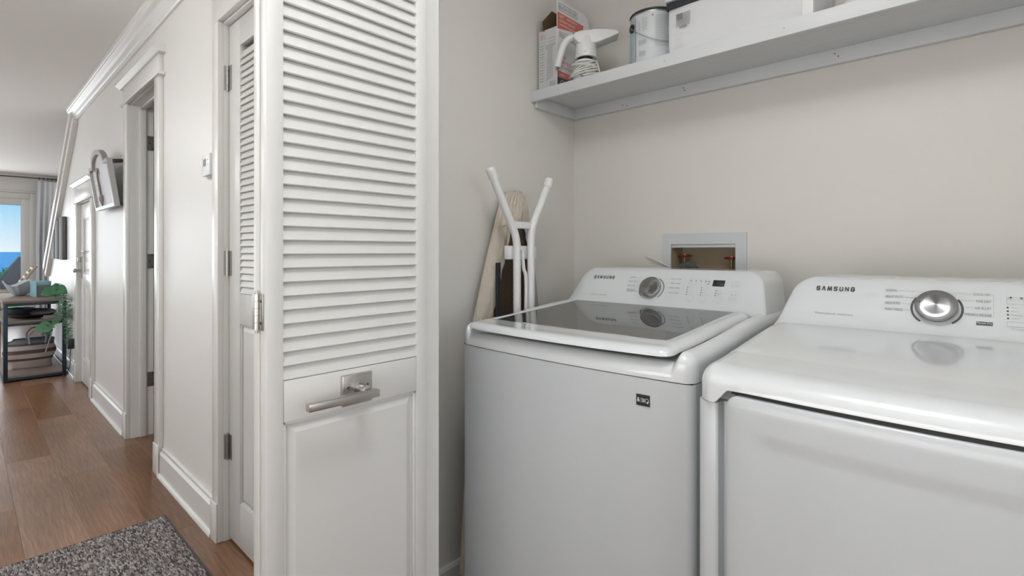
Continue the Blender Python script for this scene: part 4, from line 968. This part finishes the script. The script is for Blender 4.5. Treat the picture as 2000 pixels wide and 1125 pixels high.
# ------------------------------------------------------------------ outlet box in the back wall
ob = thing('washer_outlet_box', (BX, .775, 1.10), 'white recessed plumbing box with taps in the wall behind the washing machine', 'outlet box')
OY0, OY1, OZ1 = .617, .931, 1.238
for a in ((OY0, OY1, 1.197, OZ1), (OY0, OY1, .96, 1.0), (OY0, .655, 1.0, 1.197), (.897, OY1, 1.0, 1.197)): box('face_frame', 'boxw', ob, BX-.006, BX, a[0], a[1], a[2], a[3])
box('back_board', 'cavity', ob, BX+.098, BX+.102, .650, .902, .99, 1.20)
for a in ((.652, .655), (.897, .900)): box('cavity_side', 'cavity', ob, BX+.0, BX+.098, a[0], a[1], 1.0, 1.197)
box('cavity_top', 'boxw', ob, BX+.0, BX+.03, .655, .897, 1.184, 1.197, .002); box('cavity_top', 'cavity', ob, BX+.03, BX+.098, .655, .897, 1.194, 1.197); box('cavity_floor', 'cavity', ob, BX, BX+.098, .655, .897, 1.0, 1.004)
box('cross_brace', mat('pale_batten', (.42, .32, .2), .7), ob, BX+.075, BX+.097, .655, .897, 1.06, 1.098)
for yy, zz in ((.868, 1.148), (.690, 1.141)):
    px = BX+.055
    v = thing('x', (0, 0, 0), None, None); bpy.data.objects.remove(v)
    m = MB(); m.M = Matrix.Translation((px, yy, zz)); m.lathe([(.001, .001), (.024, .0), (.0265, .004), (.0265, .006), (.022, .0085), (.001, .007)], 28); vh = m.build('valve_handle', 'red', ob, smooth=True); vh['label'] = 'red round valve handle'
    MB().tube([(px, yy, zz-.05), (px, yy, zz)], .005, 12).build('valve_stem', 'brass', vh, smooth=True)
    MB().tube([(px, yy, zz-.065), (px, yy, zz-.035)], .011, 12).build('valve_body', 'brass', vh, smooth=True)
    MB().tube([(px, yy, 1.004), (px, yy, zz-.06)], .008, 12).build('valve_pipe', 'brass', vh, smooth=True)
    MB().tube([(px, yy, zz+.006), (px, yy, zz+.011)], .004, 8).build('valve_screw', 'steel', vh)
# corrugated drain hose: rises from behind the washer and bends into the box
dh_ = thing('drain_hose', (1.80, .861, .45), 'grey corrugated drain hose looping into the recessed box behind the washing machine', 'hose')
path = [Vector((1.80+.055*smooth(.8, 1.06, z), .861, z)) for z in [.45+.0012*k for k in range(int(.63/.0012))]]
path += [Vector((1.857, .826+.035*math.cos(PI*k/90), 1.081+.035*math.sin(PI*k/90))) for k in range(91)]
path += [Vector((1.857+.03*smooth(0, .05, .0012*k), .791, 1.081-.0012*k)) for k in range(1, 50)]
rs = [.0145+.0016*math.sin(2*PI*k/4.6) for k in range(len(path))]
MB().tube(path, rs, 18).build('corrugated_tube', 'hose', dh_, smooth=True, angle=80)
# white cable against the wall
a = hit(1262, 500, (1, 0, 0), (BX-.012, 0, 0)); b = hit(1310, 523, (1, 0, 0), (BX-.012, 0, 0)); dd_ = (b-a)
tag(MB().tube([a, a+dd_*.5+Vector((0, 0, .002)), b, b+dd_*.5+Vector((0, 0, -.04)), b+dd_+Vector((0, 0, -.14))], .0024, 10).build('white_cable', 'white', None, smooth=True), 'short stiff white cable leaning on the wall left of the recessed box', 'cable')

# ------------------------------------------------------------------ ironing board
ib = thing('ironing_board', (1.39, 1.27, 0), 'folded ironing board with beige cover and white legs, leaning between washer and wall', 'ironing board')
BYT, BYB = 1.322, 1.255          # y of the board at the nose and at the floor end (leans on the wall)
def by(z): return BYB+(BYT-BYB)*z/1.40
def half(z):                    # half width of the board at height z: pointed nose above, full width below
    top = 1.402; d = top-z
    if d <= 0: return 0
    return min(.166, .056*math.sqrt(max(0, 1-(1-min(1, d/.06))**2)) + .110*min(1, max(0, (d-.035)/.44))**.9)
def bc(z): return 1.3875+.117*(z-.95)
zz = [1.402-.085*(1-math.cos(R(a)))*.5*0 - d for a, d in [(0, 0.0)] + [(0, .001), (0, .004), (0, .009), (0, .016), (0, .026), (0, .040), (0, .058), (0, .08)] + [(0, .10+.045*k) for k in range(27)]]
zz = [z for z in zz if z > .09] + [.09]
out = [(bc(z)-half(z), z) for z in zz] + [(bc(z)+half(z), z) for z in reversed(zz) if half(z) > 0]
# padded top (towards the wall)
m = MB(); m.add([(x, by(z)+.004, z) for x, z in out]+[(x, by(z)+.018, z) for x, z in out], [tuple(range(len(out))), tuple(range(len(out), 2*len(out)))[::-1]]+[(i, (i+1) % len(out), len(out)+(i+1) % len(out), len(out)+i) for i in range(len(out))])
m.build('board', 'mesh', ib)
# gathered cover hem folded round to the underside
def hem(side):
    m = MB(); n = 90; k = 9; vs = []
    for i in range(n+1):
        d = 1.30*(i/n)**1.6+.0005; z = 1.402-d
        h = half(z); wdt = (.072 if side < 0 else .030)*smooth(0, .12, d) 
        h2 = max(0, h-wdt)
        zt = z
        for j in range(k+1):
            t_ = j/k; xx = h*(1-t_)+h2*t_
            wr_ = .007*noise.noise(Vector((t_*4+side+z*6, z*34, 3)))*(1.0 if t_ > .02 else .3)+.003*math.sin(PI*t_)
            vs.append((bc(z)+side*xx, by(z)-.004-.004*math.sin(PI*t_)-wr_, zt))
        vs.append((bc(z)+side*(h+.001), by(z)+.021, zt))
    kk = k+2
    # reorder so that the wall side edge comes first
    fs = []
    for i in range(n):
        for j in range(k): fs.append((i*kk+j, i*kk+j+1, (i+1)*kk+j+1, (i+1)*kk+j))
        fs.append((i*kk+k+1, i*kk, (i+1)*kk, (i+1)*kk+k+1))
    m.add(vs, fs); return m
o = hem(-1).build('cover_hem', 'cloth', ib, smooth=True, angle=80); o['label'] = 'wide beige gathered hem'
o = hem(1).build('cover_hem', 'hemshade', ib, smooth=True, angle=80); o['label'] = 'grey shaded hem'
# the gathered nose of the cover
m = MB(); vs = []; n = 40; k = 24
for i in range(n+1):
    d = .0006+.150*i/n; z = 1.402-d; h = half(z); cut = smooth(.118, .150, d)
    for j in range(k+1):
        s_ = -1+2*j/k; x = s_*h
        zz_ = z+(.030*(1-s_*s_) if i == n else .030*(1-s_*s_)*(i/n)**3)
        pl_ = .0035*math.sin(s_*22+noise.noise(Vector((s_*3, z*6, 0)))*4)*smooth(0, .02, d)
        vs.append((bc(z)+x, by(z)-.0100-pl_-.006*(1-s_*s_), zz_))
m.add(vs, [(i*(k+1)+j, i*(k+1)+j+1, (i+1)*(k+1)+j+1, (i+1)*(k+1)+j) for i in range(n) for j in range(k)])
o = m.build('cover_nose', 'cloth', ib, smooth=True, angle=80); o['label'] = 'gathered beige nose of the cover'
# legs: two white tubes that spread towards their capped feet, with braces
YL = 1.205
def W(px, py, y): return hit(px, py, (0, 1, 0), (0, y, 0))
tipA = W(958, 331, YL); tipB = W(1073, 353, YL)
legA = [tipA, W(981, 392, YL), W(1000, 441, YL), W(1006, 458, YL), W(1009.5, 478, YL), W(1009.8, 500, YL)]
legB = [tipB, W(1059, 392, YL), W(1042, 437, YL), W(1038.5, 455, YL), W(1037, 478, YL), W(1037, 500, YL)]
for L_ in (legA, legB):
    xb_ = L_[-1].x
    P_ = spline(L_, 6) + [Vector((xb_, YL, .62)), Vector((xb_, YL, .12))]
    lg = MB().tube(P_, .0135, 18).build('leg', 'wmetal', ib, smooth=True, angle=60)
    d_ = (L_[0]-L_[1]).normalized(); m = MB(); m.tube([L_[0]-d_*.030, L_[0]-d_*.004, L_[0]+d_*.004, L_[0]+d_*.007], [.0158, .0162, .0155, .012], 18); m.build('foot_cap', 'white', lg, smooth=True, angle=50)
a = W(1002, 439, YL); b = W(1042, 441, YL); MB().box(a.x, b.x, YL-.004, YL+.006, a.z-.012, a.z+.012).build('cross_bar', 'wmetal', ib, bevel=.002)
a = W(988, 490, YL+.03); b = W(1043, 490, YL+.03); MB().box(a.x, b.x, YL+.016, YL+.040, 1.142, 1.190).build('catch_bracket', 'white', ib, bevel=.004)
c_ = W(1022, 490, YL).x
MB().tube(spline([(c_, YL+.004, 1.175), (c_+.004, YL+.002, 1.11), (c_+.014, YL, 1.07), (c_+.014, YL, .9), (c_+.014, YL, .2)], 6), .0065, 12).build('brace_rod', 'wmetal', ib, smooth=True)
# steel rails under the mesh
for x in (1.290, 1.303, 1.44): MB().box(x, x+.006, by(.8)-.022, by(.8)-.012, .12, 1.13).build('frame_rail', mat('dark_steel_rail', (.03, .035, .04), .5, metal=.3), ib, bevel=.002)
MB().tube([(1.24, YL, .12), (1.53, YL, .12)], .012, 14).build('leg_spreader', 'wmetal', ib, smooth=True)

# ------------------------------------------------------------------ hall wall things
tm = thing('thermostat', (WX, 2.395, 1.53), 'small white thermostat on the hall wall beside the closet door', 'thermostat')
bd = box('housing', 'white', tm, WX-.026, WX-.0005, 2.347, 2.447, 1.487, 1.577, .004)
box('screen', mat('lcd_grey', (.12, .12, .11), .3), tm, WX-.0268, WX-.0258, 2.388, 2.424, 1.527, 1.557)
for z in (1.533, 1.550): box('button', 'card', tm, WX-.0275, WX-.0258, 2.362, 2.374, z-.004, z+.004, .001)
box('wall_plate', 'boxw', tm, WX-.006, WX-.0002, 2.343, 2.451, 1.482, 1.582, .001)

# arched key picture leaning forward from the wall
ks = thing('arched_key_plaque', (WX, 4.0, 1.60), 'arched pewter-framed plaque with an ornate key, tilting off the hall wall', 'wall plaque')
# local frame: x along the wall away from the camera reversed (so that the camera sees +x to its right), y up the plaque, z out of it
pA = Vector((.676, 3.72, 1.455)); tilt = R(8)
KF = frame((0, -1, 0), (-math.sin(tilt), 0, math.cos(tilt)), (WX-.026, 4.417, 1.465))
def arch(w2, h, ra, n=16, inset=0):
    w2 -= inset; p = [(-w2, inset), (w2, inset), (w2, h-inset)]
    ra -= inset
    p += [(ra*math.cos(PI*k/n), h-inset+.42*ra*math.sin(PI*k/n)) for k in range(n+1)] + [(-w2, h-inset)]
    return p
KW, KH, KR = .335, .305, .215
o1 = arch(KW, KH, KR); o2 = arch(KW, KH, KR, inset=.022)
m = MB(); m.M = KF; n = len(o1)
v = [(x, y, 0) for x, y in o1]+[(x, y, .030) for x, y in o1]+[(x, y, .030) for x, y in o2]+[(x, y, .012) for x, y in o2]
f = []
for i in range(n):
    j = (i+1) % n; f += [(i, j, n+j, n+i), (n+i, n+j, 2*n+j, 2*n+i), (2*n+i, 2*n+j, 3*n+j, 3*n+i)]
f.append(tuple(range(n))[::-1]); m.add(v, f); m.build('plaque_frame', 'frame', ks, smooth=True, angle=30)
m = MB(); m.M = KF; m.add([(x, y, .013) for x, y in o2], [tuple(range(n))]); pp = m.build('plaque_panel', 'paper', ks)
kx = -.10
m = MB(); m.M = KF
m.tube([(kx, .10, .022), (kx, .235, .022)], .006, 10)
for (cx, cy, rr_) in ((kx-.028, .075, .020), (kx+.028, .075, .020), (kx, .050, .022), (kx, .095, .012), (kx-.018, .268, .013), (kx+.018, .268, .013), (kx, .245, .011)):
    m.tube([(cx+rr_*math.cos(2*PI*k/20), cy+rr_*math.sin(2*PI*k/20), .022) for k in range(20)], .0045, 8, closed=True)
m.box(kx-.035, kx, .125, .150, .018, .026); m.box(kx-.028, kx, .160, .175, .018, .026)
o = m.build('key_ornament', mat('antique_key_metal', (.22, .18, .15), .35, metal=.8), ks, smooth=True, angle=40); o['label'] = 'dark ornate antique key'
for yy in (.0, .275):
    m = MB(); m.M = KF; m.box(KW-.03, KW+.004, yy, yy+.022, -.020 if yy < .1 else -.055, 0); m.build('mounting_bracket', 'black', ks, bevel=.002)
# three deep canvases
for i, (y, z0, z1, lb_) in enumerate(((6.76, 1.085, 1.52, 'dark deep-edged canvas on the far hall wall, nearest of the three'), (7.10, 1.09, 1.50, 'dark deep-edged canvas on the far hall wall, middle of the three'), (7.42, 1.09, 1.47, 'dark deep-edged canvas on the far hall wall, farthest of the three'))):
    t_ = thing('canvas_picture', (WX, y+.15, z0), lb_, 'canvas picture', 'canvas pictures on the far hall wall')
    box('canvas', 'canvas', t_, WX-.036, WX-.006, y, y+.27, z0, z1, .003); box('hanging_batten', 'cwood', t_, WX-.006, WX-.0005, y+.02, y+.25, z1-.06, z1-.03)

# rug
rg = MB(); nx_, ny_ = 150, 240; rx0, rx1, ry0, ry1 = -.45, .610, 1.02, 2.655
vs = []
for j in range(ny_+1):
    for i in range(nx_+1):
        x = rx0+(rx1-rx0)*i/nx_; y = ry0+(ry1-ry0)*j/ny_
        ed = min(i, nx_-i, j, ny_-j)
        z = .009+.0022*abs(math.sin(i*1.9+((j//2) % 2)*1.5))*abs(math.sin(j*1.57+.4))+.0015*noise.noise(Vector((x*60, y*60, 0)))
        if ed == 0: z = .002
        jx = .002*noise.noise(Vector((x*90, y*90, 7))) if ed < 2 else 0
        vs.append((x+jx, y+jx, z))
fs = [(j*(nx_+1)+i, j*(nx_+1)+i+1, (j+1)*(nx_+1)+i+1, (j+1)*(nx_+1)+i) for j in range(ny_) for i in range(nx_)]
k = len(vs); loop = list(range(nx_+1))+[j*(nx_+1)+nx_ for j in range(1, ny_+1)]+[ny_*(nx_+1)+i for i in range(nx_-1, -1, -1)]+[j*(nx_+1) for j in range(ny_-1, 0, -1)]
vs += [(vs[i][0], vs[i][1], .0004) for i in loop]; n = len(loop); fs += [(loop[(i+1) % n], loop[i], k+i, k+(i+1) % n) for i in range(n)]+[tuple(k+i for i in range(n))[::-1]]
rg.add(vs, fs); rug = thing('woven_rug', (.08, 1.84, 0), 'flat grey and brown woven rug on the plank floor', 'rug'); rg.build('rug_weave', 'rug', rug, smooth=True, angle=80)
for a in ((rx1-.004, rx1+.004, ry0, ry1), (rx0, rx1, ry1-.004, ry1+.004)): box('bound_edge', mat('rug_binding', (.06, .05, .048), .9), rug, a[0], a[1], a[2], a[3], .0004, .008, .002)

# ------------------------------------------------------------------ console table and what is on it
ct = thing('console_table', (.45, 7.0, 0), 'three-tier console table of dark blue metal and weathered wood against the hall wall', 'console table')
TX0, TX1, TY0, TY1 = .250, .676, 6.38, 7.66; s_ = .030
for x in (TX0, TX1-s_):
    for y in (TY0, TY1-s_): box('leg', 'tmetal', ct, x, x+s_, y, y+s_, 0, .705, .002)
for z in (.680, .500, .012):
    for a in ((TX0+s_, TX1-s_, TY0+.001, TY0+s_-.001), (TX0+s_, TX1-s_, TY1-s_+.001, TY1-.001), (TX0+.001, TX0+s_-.001, TY0+s_, TY1-s_), (TX1-s_+.001, TX1-.001, TY0+s_, TY1-s_)):
        box('rail', 'tmetal', ct, a[0], a[1], a[2], a[3], z, z+.025, .001)
box('table_top', 'twood', ct, TX0-.004, TX1, TY0-.004, TY1+.004, .705, .728, .003)
box('shelf_board', 'twood', ct, TX0+.004, TX1-.004, TY0+.004, TY1-.004, .5255, .541); box('shelf_board', 'twood', ct, TX0+.004, TX1-.004, TY0+.004, TY1-.004, .0375, .054)
# ribbed shell bowl
bw = MB(); nb = 72; pr = [(.03, 0), (.05, .004), (.09, .035), (.125, .085), (.150, .125), (.146, .125), (.120, .088), (.085, .040), (.045, .010), (.001, .008)]
vs = []
for r_, z in pr:
    for k in range(nb):
        a = 2*PI*k/nb; q = 1+.06*math.sin(a*12)*(r_/.15); el = 1+.25*math.cos(a)**2
        vs.append((r_*q*math.sin(a)*.85, r_*q*math.cos(a)*el, z*(1+.22*math.sin(a*3)*(z/.125))))
fs = [(i*nb+k, i*nb+(k+1) % nb, (i+1)*nb+(k+1) % nb, (i+1)*nb+k) for i in range(len(pr)-1) for k in range(nb)]+[tuple(range(nb))[::-1], tuple((len(pr)-1)*nb+k for k in range(nb))]
bw.M = Matrix.Translation((.400, 7.10, .7285)); bw.add(vs, fs)
tag(bw.build('shell_bowl', 'bowl', None, smooth=True, angle=60), 'pale blue-grey ribbed bowl on the console table', 'bowl')
tb = thing('teal_gift_box', (.52, 6.83, .7285), 'teal-grey lidded box standing between bowl and greenery on the console table', 'box')
TM = Matrix.Translation((.527, 6.80, .7285)) @ Matrix.Rotation(R(10), 4, 'Z')
m = MB(); m.M = TM; m.box(-.055, .055, -.09, .09, 0, .135); m.build('box_body', 'teal', tb, bevel=.002)
m = MB(); m.M = TM; m.box(-.053, .053, -.0912, -.0902, .003, .113); m.build('front_panel', 'wicker', tb)['label'] = 'grey front of the box'
m = MB(); m.M = TM; m.box(-.057, .057, -.092, .092, .115, .152); m.build('box_lid', 'teal', tb, bevel=.002)
# vine
vn = thing('trailing_vine', (.62, 6.50, .73), 'artificial greenery trailing off the right end of the console table', 'plant')
stem_pts = [spline([(.64, 6.68, .745), (.64, 6.55, .79), (.665, 6.42, .74), (.69, 6.36, .62), (.675, 6.352, .50), (.69, 6.355, .40), (.66, 6.35, .30)], 8),
            spline([(.63, 6.66, .745), (.62, 6.48, .78), (.625, 6.365, .70), (.63, 6.35, .60), (.59, 6.35, .52), (.545, 6.345, .47), (.52, 6.345, .42)], 8)]
for s in stem_pts: MB().tube(s, .0028, 6).build('stem', 'leafg', vn, smooth=True)
rl = random.Random(11)
def leaf_mesh(c, L_, W_, d, up, mt, nm='leaf'):
    L_, W_ = L_*.72, W_*.72; d = Vector(d).normalized(); sd = d.cross(Vector(up)).normalized(); nn = sd.cross(d)
    prof = [(0, .0), (.08, .30), (.22, .46), (.42, .48), (.65, .36), (.85, .17), (1, 0)]
    vs = [tuple(c+d*(t*L_)-nn*(.18*L_*t*t)) for t, _ in prof]+[tuple(c+d*(t*L_)+sd*(w_*W_)+nn*(.12*w_*W_-.18*L_*t*t)) for t, w_ in prof]+[tuple(c+d*(t*L_)-sd*(w_*W_)+nn*(.12*w_*W_-.18*L_*t*t)) for t, w_ in prof]
    k = len(prof); fs = [(i, i+1, k+i+1, k+i) for i in range(k-1)]+[(i+1, i, 2*k+i, 2*k+i+1) for i in range(k-1)]
    MB().add(vs, fs).build(nm, mt, vn, smooth=True, angle=80)
leaf_mesh(Vector((.63, 6.48, .80)), .20, .19, (-.7, -.35, -.10), (0, -.9, .6), 'leaf'); leaf_mesh(Vector((.655, 6.46, .84)), .17, .17, (-.45, -.4, -.35), (0, -1, .4), 'leaf'); leaf_mesh(Vector((.60, 6.44, .83)), .15, .15, (.5, -.2, -.3), (0, -1, .5), 'leaf')
leaf_mesh(Vector((.57, 6.345, .49)), .19, .15, (-1, -.1, -.30), (0, -1, .4), 'leaf'); leaf_mesh(Vector((.60, 6.345, .545)), .10, .07, (-.4, -.1, -.8), (0, -1, .2), 'leaf')
leaf_mesh(Vector((.56, 6.345, .47)), .11, .07, (-.3, -.1, -1), (0, -1, .2), 'leaf')
for k in range(12):
    a = rl.uniform(0, 2*PI); leaf_mesh(Vector((rl.uniform(.60, .67), rl.uniform(6.42, 6.62), rl.uniform(.79, .86))), rl.uniform(.05, .09), .035, (math.cos(a), math.sin(a)*.5-.3, rl.uniform(-.3, .5)), (0, -.3, 1), rl.choice(('leaf', 'leafg')))
for s in stem_pts:
    for i in range(6, len(s)-1):
        for q in range(3):
            a = rl.uniform(-1, 1)
            leaf_mesh(s[i], rl.uniform(.035, .07), .010 if q else .018, (rl.choice((-1, 1))*rl.uniform(.3, 1), -.25, a), (0, -1, .3), 'leafg' if q else 'leaf', 'leaflet')
# middle shelf: wicker basket, long dark tray, stacked small boards
mt_ = thing('boat_tray', (.46, 6.9, .5415), 'long dark shallow tray on the middle shelf of the console table', 'tray')
m = MB(); vs = []; nt_ = 40
for r_, z in ((.5, 0), (.85, .012), (1.0, .040), (.97, .040), (.82, .018), (.02, .010)):
    for k in range(nt_): a = 2*PI*k/nt_; vs.append((.46+.19*r_*math.copysign(abs(math.cos(a))**.8, math.cos(a)), 6.88+.40*r_*math.sin(a), .5415+z))
m.add(vs, [(i*nt_+k, i*nt_+(k+1) % nt_, (i+1)*nt_+(k+1) % nt_, (i+1)*nt_+k) for i in range(5) for k in range(nt_)]+[tuple(range(nt_))[::-1], tuple(5*nt_+k for k in range(nt_))]); m.build('tray_body', 'tray', mt_, smooth=True, angle=50)
bk = thing('wicker_basket', (.36, 7.0, .555), 'small grey wicker basket sitting in the dark tray', 'basket')
for k in range(8):
    r_ = .060+.004*k; cz = .556+.0075*k; m = MB(); m.tube([(.375+r_*1.3*math.cos(2*PI*i/32), 6.95+r_*1.5*math.sin(2*PI*i/32), cz+.001*math.sin(i*8)) for i in range(32)], .0048, 8, closed=True); m.build('wicker_coil', 'wicker', bk, smooth=True)
m = MB(); m.add([(.375+.085*math.cos(2*PI*i/32), 6.95+.1*math.sin(2*PI*i/32), .558) for i in range(32)], [tuple(range(32))]); m.build('basket_base', 'wicker', bk)
for i, (z, lb_) in enumerate(((.5415, 'lower of two pale flat boards by the vine on the middle shelf'), (.5565, 'upper of two pale flat boards by the vine on the middle shelf'))):
    m = MB(); m.M = Matrix.Translation((.578, 6.47, z)) @ Matrix.Rotation(R(8-11*i), 4, 'Z'); m.box(-.068+.01*i, .066, -.045, .045, 0, .0145)
    tag(m.build('flat_board', mat('pale_board', (.30, .27, .25), .7), None, bevel=.0015), lb_, 'board', 'pale flat boards on the middle shelf')
# striped tote bag on the lower shelf
tt = thing('striped_tote_bag', (.44, 6.80, .0545), 'brown and cream striped canvas tote bag on the lower shelf of the console table', 'tote bag')
m = MB(); vs = []; nt_ = 48; lv_ = 14
for j in range(lv_+1):
    q = j/lv_; z = .0550+.265*q; rx = (.165+.020*smooth(0, .75, q)-.010*math.sin(q*9)); ry = .100+.04*math.sin(PI*q*.7)
    for k in range(nt_):
        a = 2*PI*k/nt_; wob = 1+.03*noise.noise(Vector((math.cos(a)*2, math.sin(a)*2, q*4)))
        ca, sa = math.cos(a), math.sin(a)
        vs.append((.450+rx*wob*math.copysign(abs(ca)**.75, ca), 6.80+ry*wob*math.copysign(abs(sa)**.75, sa), z-.030*(abs(ca)**2)*q*.0-.02*q*(ca < -.5)))
m.add(vs, [(i*nt_+k, i*nt_+(k+1) % nt_, (i+1)*nt_+(k+1) % nt_, (i+1)*nt_+k) for i in range(lv_) for k in range(nt_)]+[tuple(range(nt_))[::-1]]); m.build('bag_body', 'tote', tt, smooth=True, angle=80)
m = MB(); m.add([tuple(Vector(v)*1+Vector((0, 0, -.015))) for v in vs[-nt_:]], [tuple(range(nt_))]); m.build('bag_lining', 'wicker', tt)
for yy in (6.665, 6.93):
    m = MB(); m.tube(spline([(.44, yy, .29), (.435, yy-.005, .36), (.47, yy-.01, .412), (.52, yy-.01, .412), (.555, yy-.005, .36), (.55, yy, .29)], 8), .0075, 10); m.build('handle', mat('grey_rope', (.42, .42, .45), .8), tt, smooth=True)
m = MB(); m.tube(spline([(.60, 6.67, .38), (.575, 6.655, .30), (.55, 6.65, .20)], 6), .005, 8); m.build('tie_cord', 'cord', tt, smooth=True)
# outlet with a black charger, and its cord
wo = thing('wall_outlet', (WX, 6.335, .33), 'white wall outlet with a black plug-in charger beside the console table', 'wall outlet')
box('cover_plate', 'white', wo, WX-.006, WX-.0005, 6.18, 6.26, .28, .40, .001)
o = box('plug_in_charger', 'black', wo, WX-.055, WX-.006, 6.19, 6.25, .27, .36, .004)
tag(MB().tube(spline([(WX-.030, 6.22, .27), (WX-.034, 6.24, .20), (WX-.03, 6.27, .12), (WX-.045, 6.30, .05), (WX-.05, 6.33, .006), (WX-.12, 6.345, .006)], 6), .003, 8).build('charger_cord', 'black', None, smooth=True), 'thin black cord dropping from the charger to the floor', 'cord')

# ------------------------------------------------------------------ curtain, living-room chair, outdoors
cu = thing('curtain', (1.05, 11.82, 0), 'white pleated curtain hanging from a dark rod at the far glass door', 'curtain')
m = MB(); nn_ = 160; zz_ = [2.365, 2.34, 2.30, 2.2, 2.0, 1.6, 1.2, .8, .4, .03]; vs = []
for z in zz_:
    q = smooth(2.365, 1.2, z)
    for k in range(nn_+1):
        t_ = k/nn_; x = .855+.50*t_-.03*q*math.sin(t_*3); vs.append((x, 11.83+.035*math.sin(t_*2*PI*7+q*.8)*(.5+.5*q)+.012*math.sin(t_*37+q*2), z))
m.add(vs, [(i*(nn_+1)+k, i*(nn_+1)+k+1, (i+1)*(nn_+1)+k+1, (i+1)*(nn_+1)+k) for i in range(len(zz_)-1) for k in range(nn_)])
m.build('drape', 'curtain', cu, smooth=True, angle=80)
rd = thing('curtain_rod', (0, 11.83, 2.41), 'dark grey metal curtain rod above the far glass door', 'curtain rod')
MB().tube([(-2.4, 11.83, 2.412), (1.50, 11.83, 2.412)], .010, 12).build('rod', 'canvas', rd, smooth=True)
for k in range(9): MB().tube([(.90+.055*k+.004*math.cos(a), 11.83+.022*math.cos(2*PI*a/16), 2.405+.022*math.sin(2*PI*a/16)) for a in range(16)], .005, 8, closed=True).build('ring', 'canvas', cu, smooth=True)

lc = thing('slatted_wood_chair', (.2, 10.4, 0), 'pale wooden chair with a slatted back near the far glass door', 'chair')
CY_ = 10.4
def seg(a, b, r_, nm, mt='cwood'): return MB().tube([a, b], r_, 10).build(nm, mt, lc, smooth=True)
for y in (CY_-.22, CY_+.22):
    seg((-.08, y, 0), (-.08, y, .40), .02, 'leg'); seg((.40, y, 0), (.40, y, .36), .02, 'leg'); seg((.36, y, .34), (.745, y, .955), .018, 'back_post')
    box('arm_rest', 'cwood', lc, -.10, .50, y-.03, y+.03, .58, .605, .005); seg((-.06, y, .40), (-.06, y, .58), .018, 'arm_post')
box('seat', 'cwood', lc, -.12, .42, CY_-.22, CY_+.22, .36, .39, .006)
for k in range(9):
    q = .10+.105*k; x = .36+.385*q; z = .34+.615*q
    MB().box(x-.018, x+.002, CY_-.215, CY_+.215, z-.018, z+.018).build('back_slat', 'cwood', lc, bevel=.003)

struct(box('ground_terrace', 'deck', None, -8, 6, 12.12, 15.2, -.10, -.02))
struct(box('ground_lawn', 'lawn', None, -14, 12, 15.2, 22, -.14, -.05))
sea = MB().add([(-6000, 30, -6), (6000, 30, -6), (6000, 8500, -6), (-6000, 8500, -6)], [(0, 1, 2, 3)]).build('sea', 'sea'); sea['kind'] = 'structure'
ls = thing('lounge_chair', (.62, 13.6, 0), 'grey cushioned outdoor lounge chair with a raised back beyond the glass door', 'lounge chair')
MB().prism([(.28, 13.2, .34), (.62, 13.2, .34), (.92, 13.2, 1.06), (.74, 13.2, 1.07)], (0, .62, 0)).build('back_cushion', 'lounge', ls, bevel=.006)
MB().box(-.60, .42, 13.2, 13.82, .30, .42).build('seat_cushion', 'lounge', ls, bevel=.02)
for x in (-.55, .36):
    for y in (13.24, 13.78): MB().box(x, x+.04, y-.02, y+.02, -.02, .30).build('leg', 'canvas', ls)
hd = random.Random(4); m = MB()
for k in range(4200):
    x = hd.uniform(-3.5, 2.2); y = hd.uniform(17.0, 17.8); z = hd.uniform(-.05, .72)+.06*noise.noise(Vector((x*2, y, 0)))
    a, b, c = [Vector((hd.uniform(-1, 1), hd.uniform(-1, 1), hd.uniform(-1, 1)))*.06 for _ in range(3)]; p = Vector((x, y, z))
    m.add([tuple(p+a), tuple(p+b), tuple(p+c)], [(0, 1, 2)])
m.box(-3.5, 2.2, 17.05, 17.75, -.05, .66); hg = m.build('hedge_foliage', 'hedge')
tag(hg, 'clipped green hedge beyond the terrace', 'hedge', kind='stuff')
bpy.data.objects.remove(br)
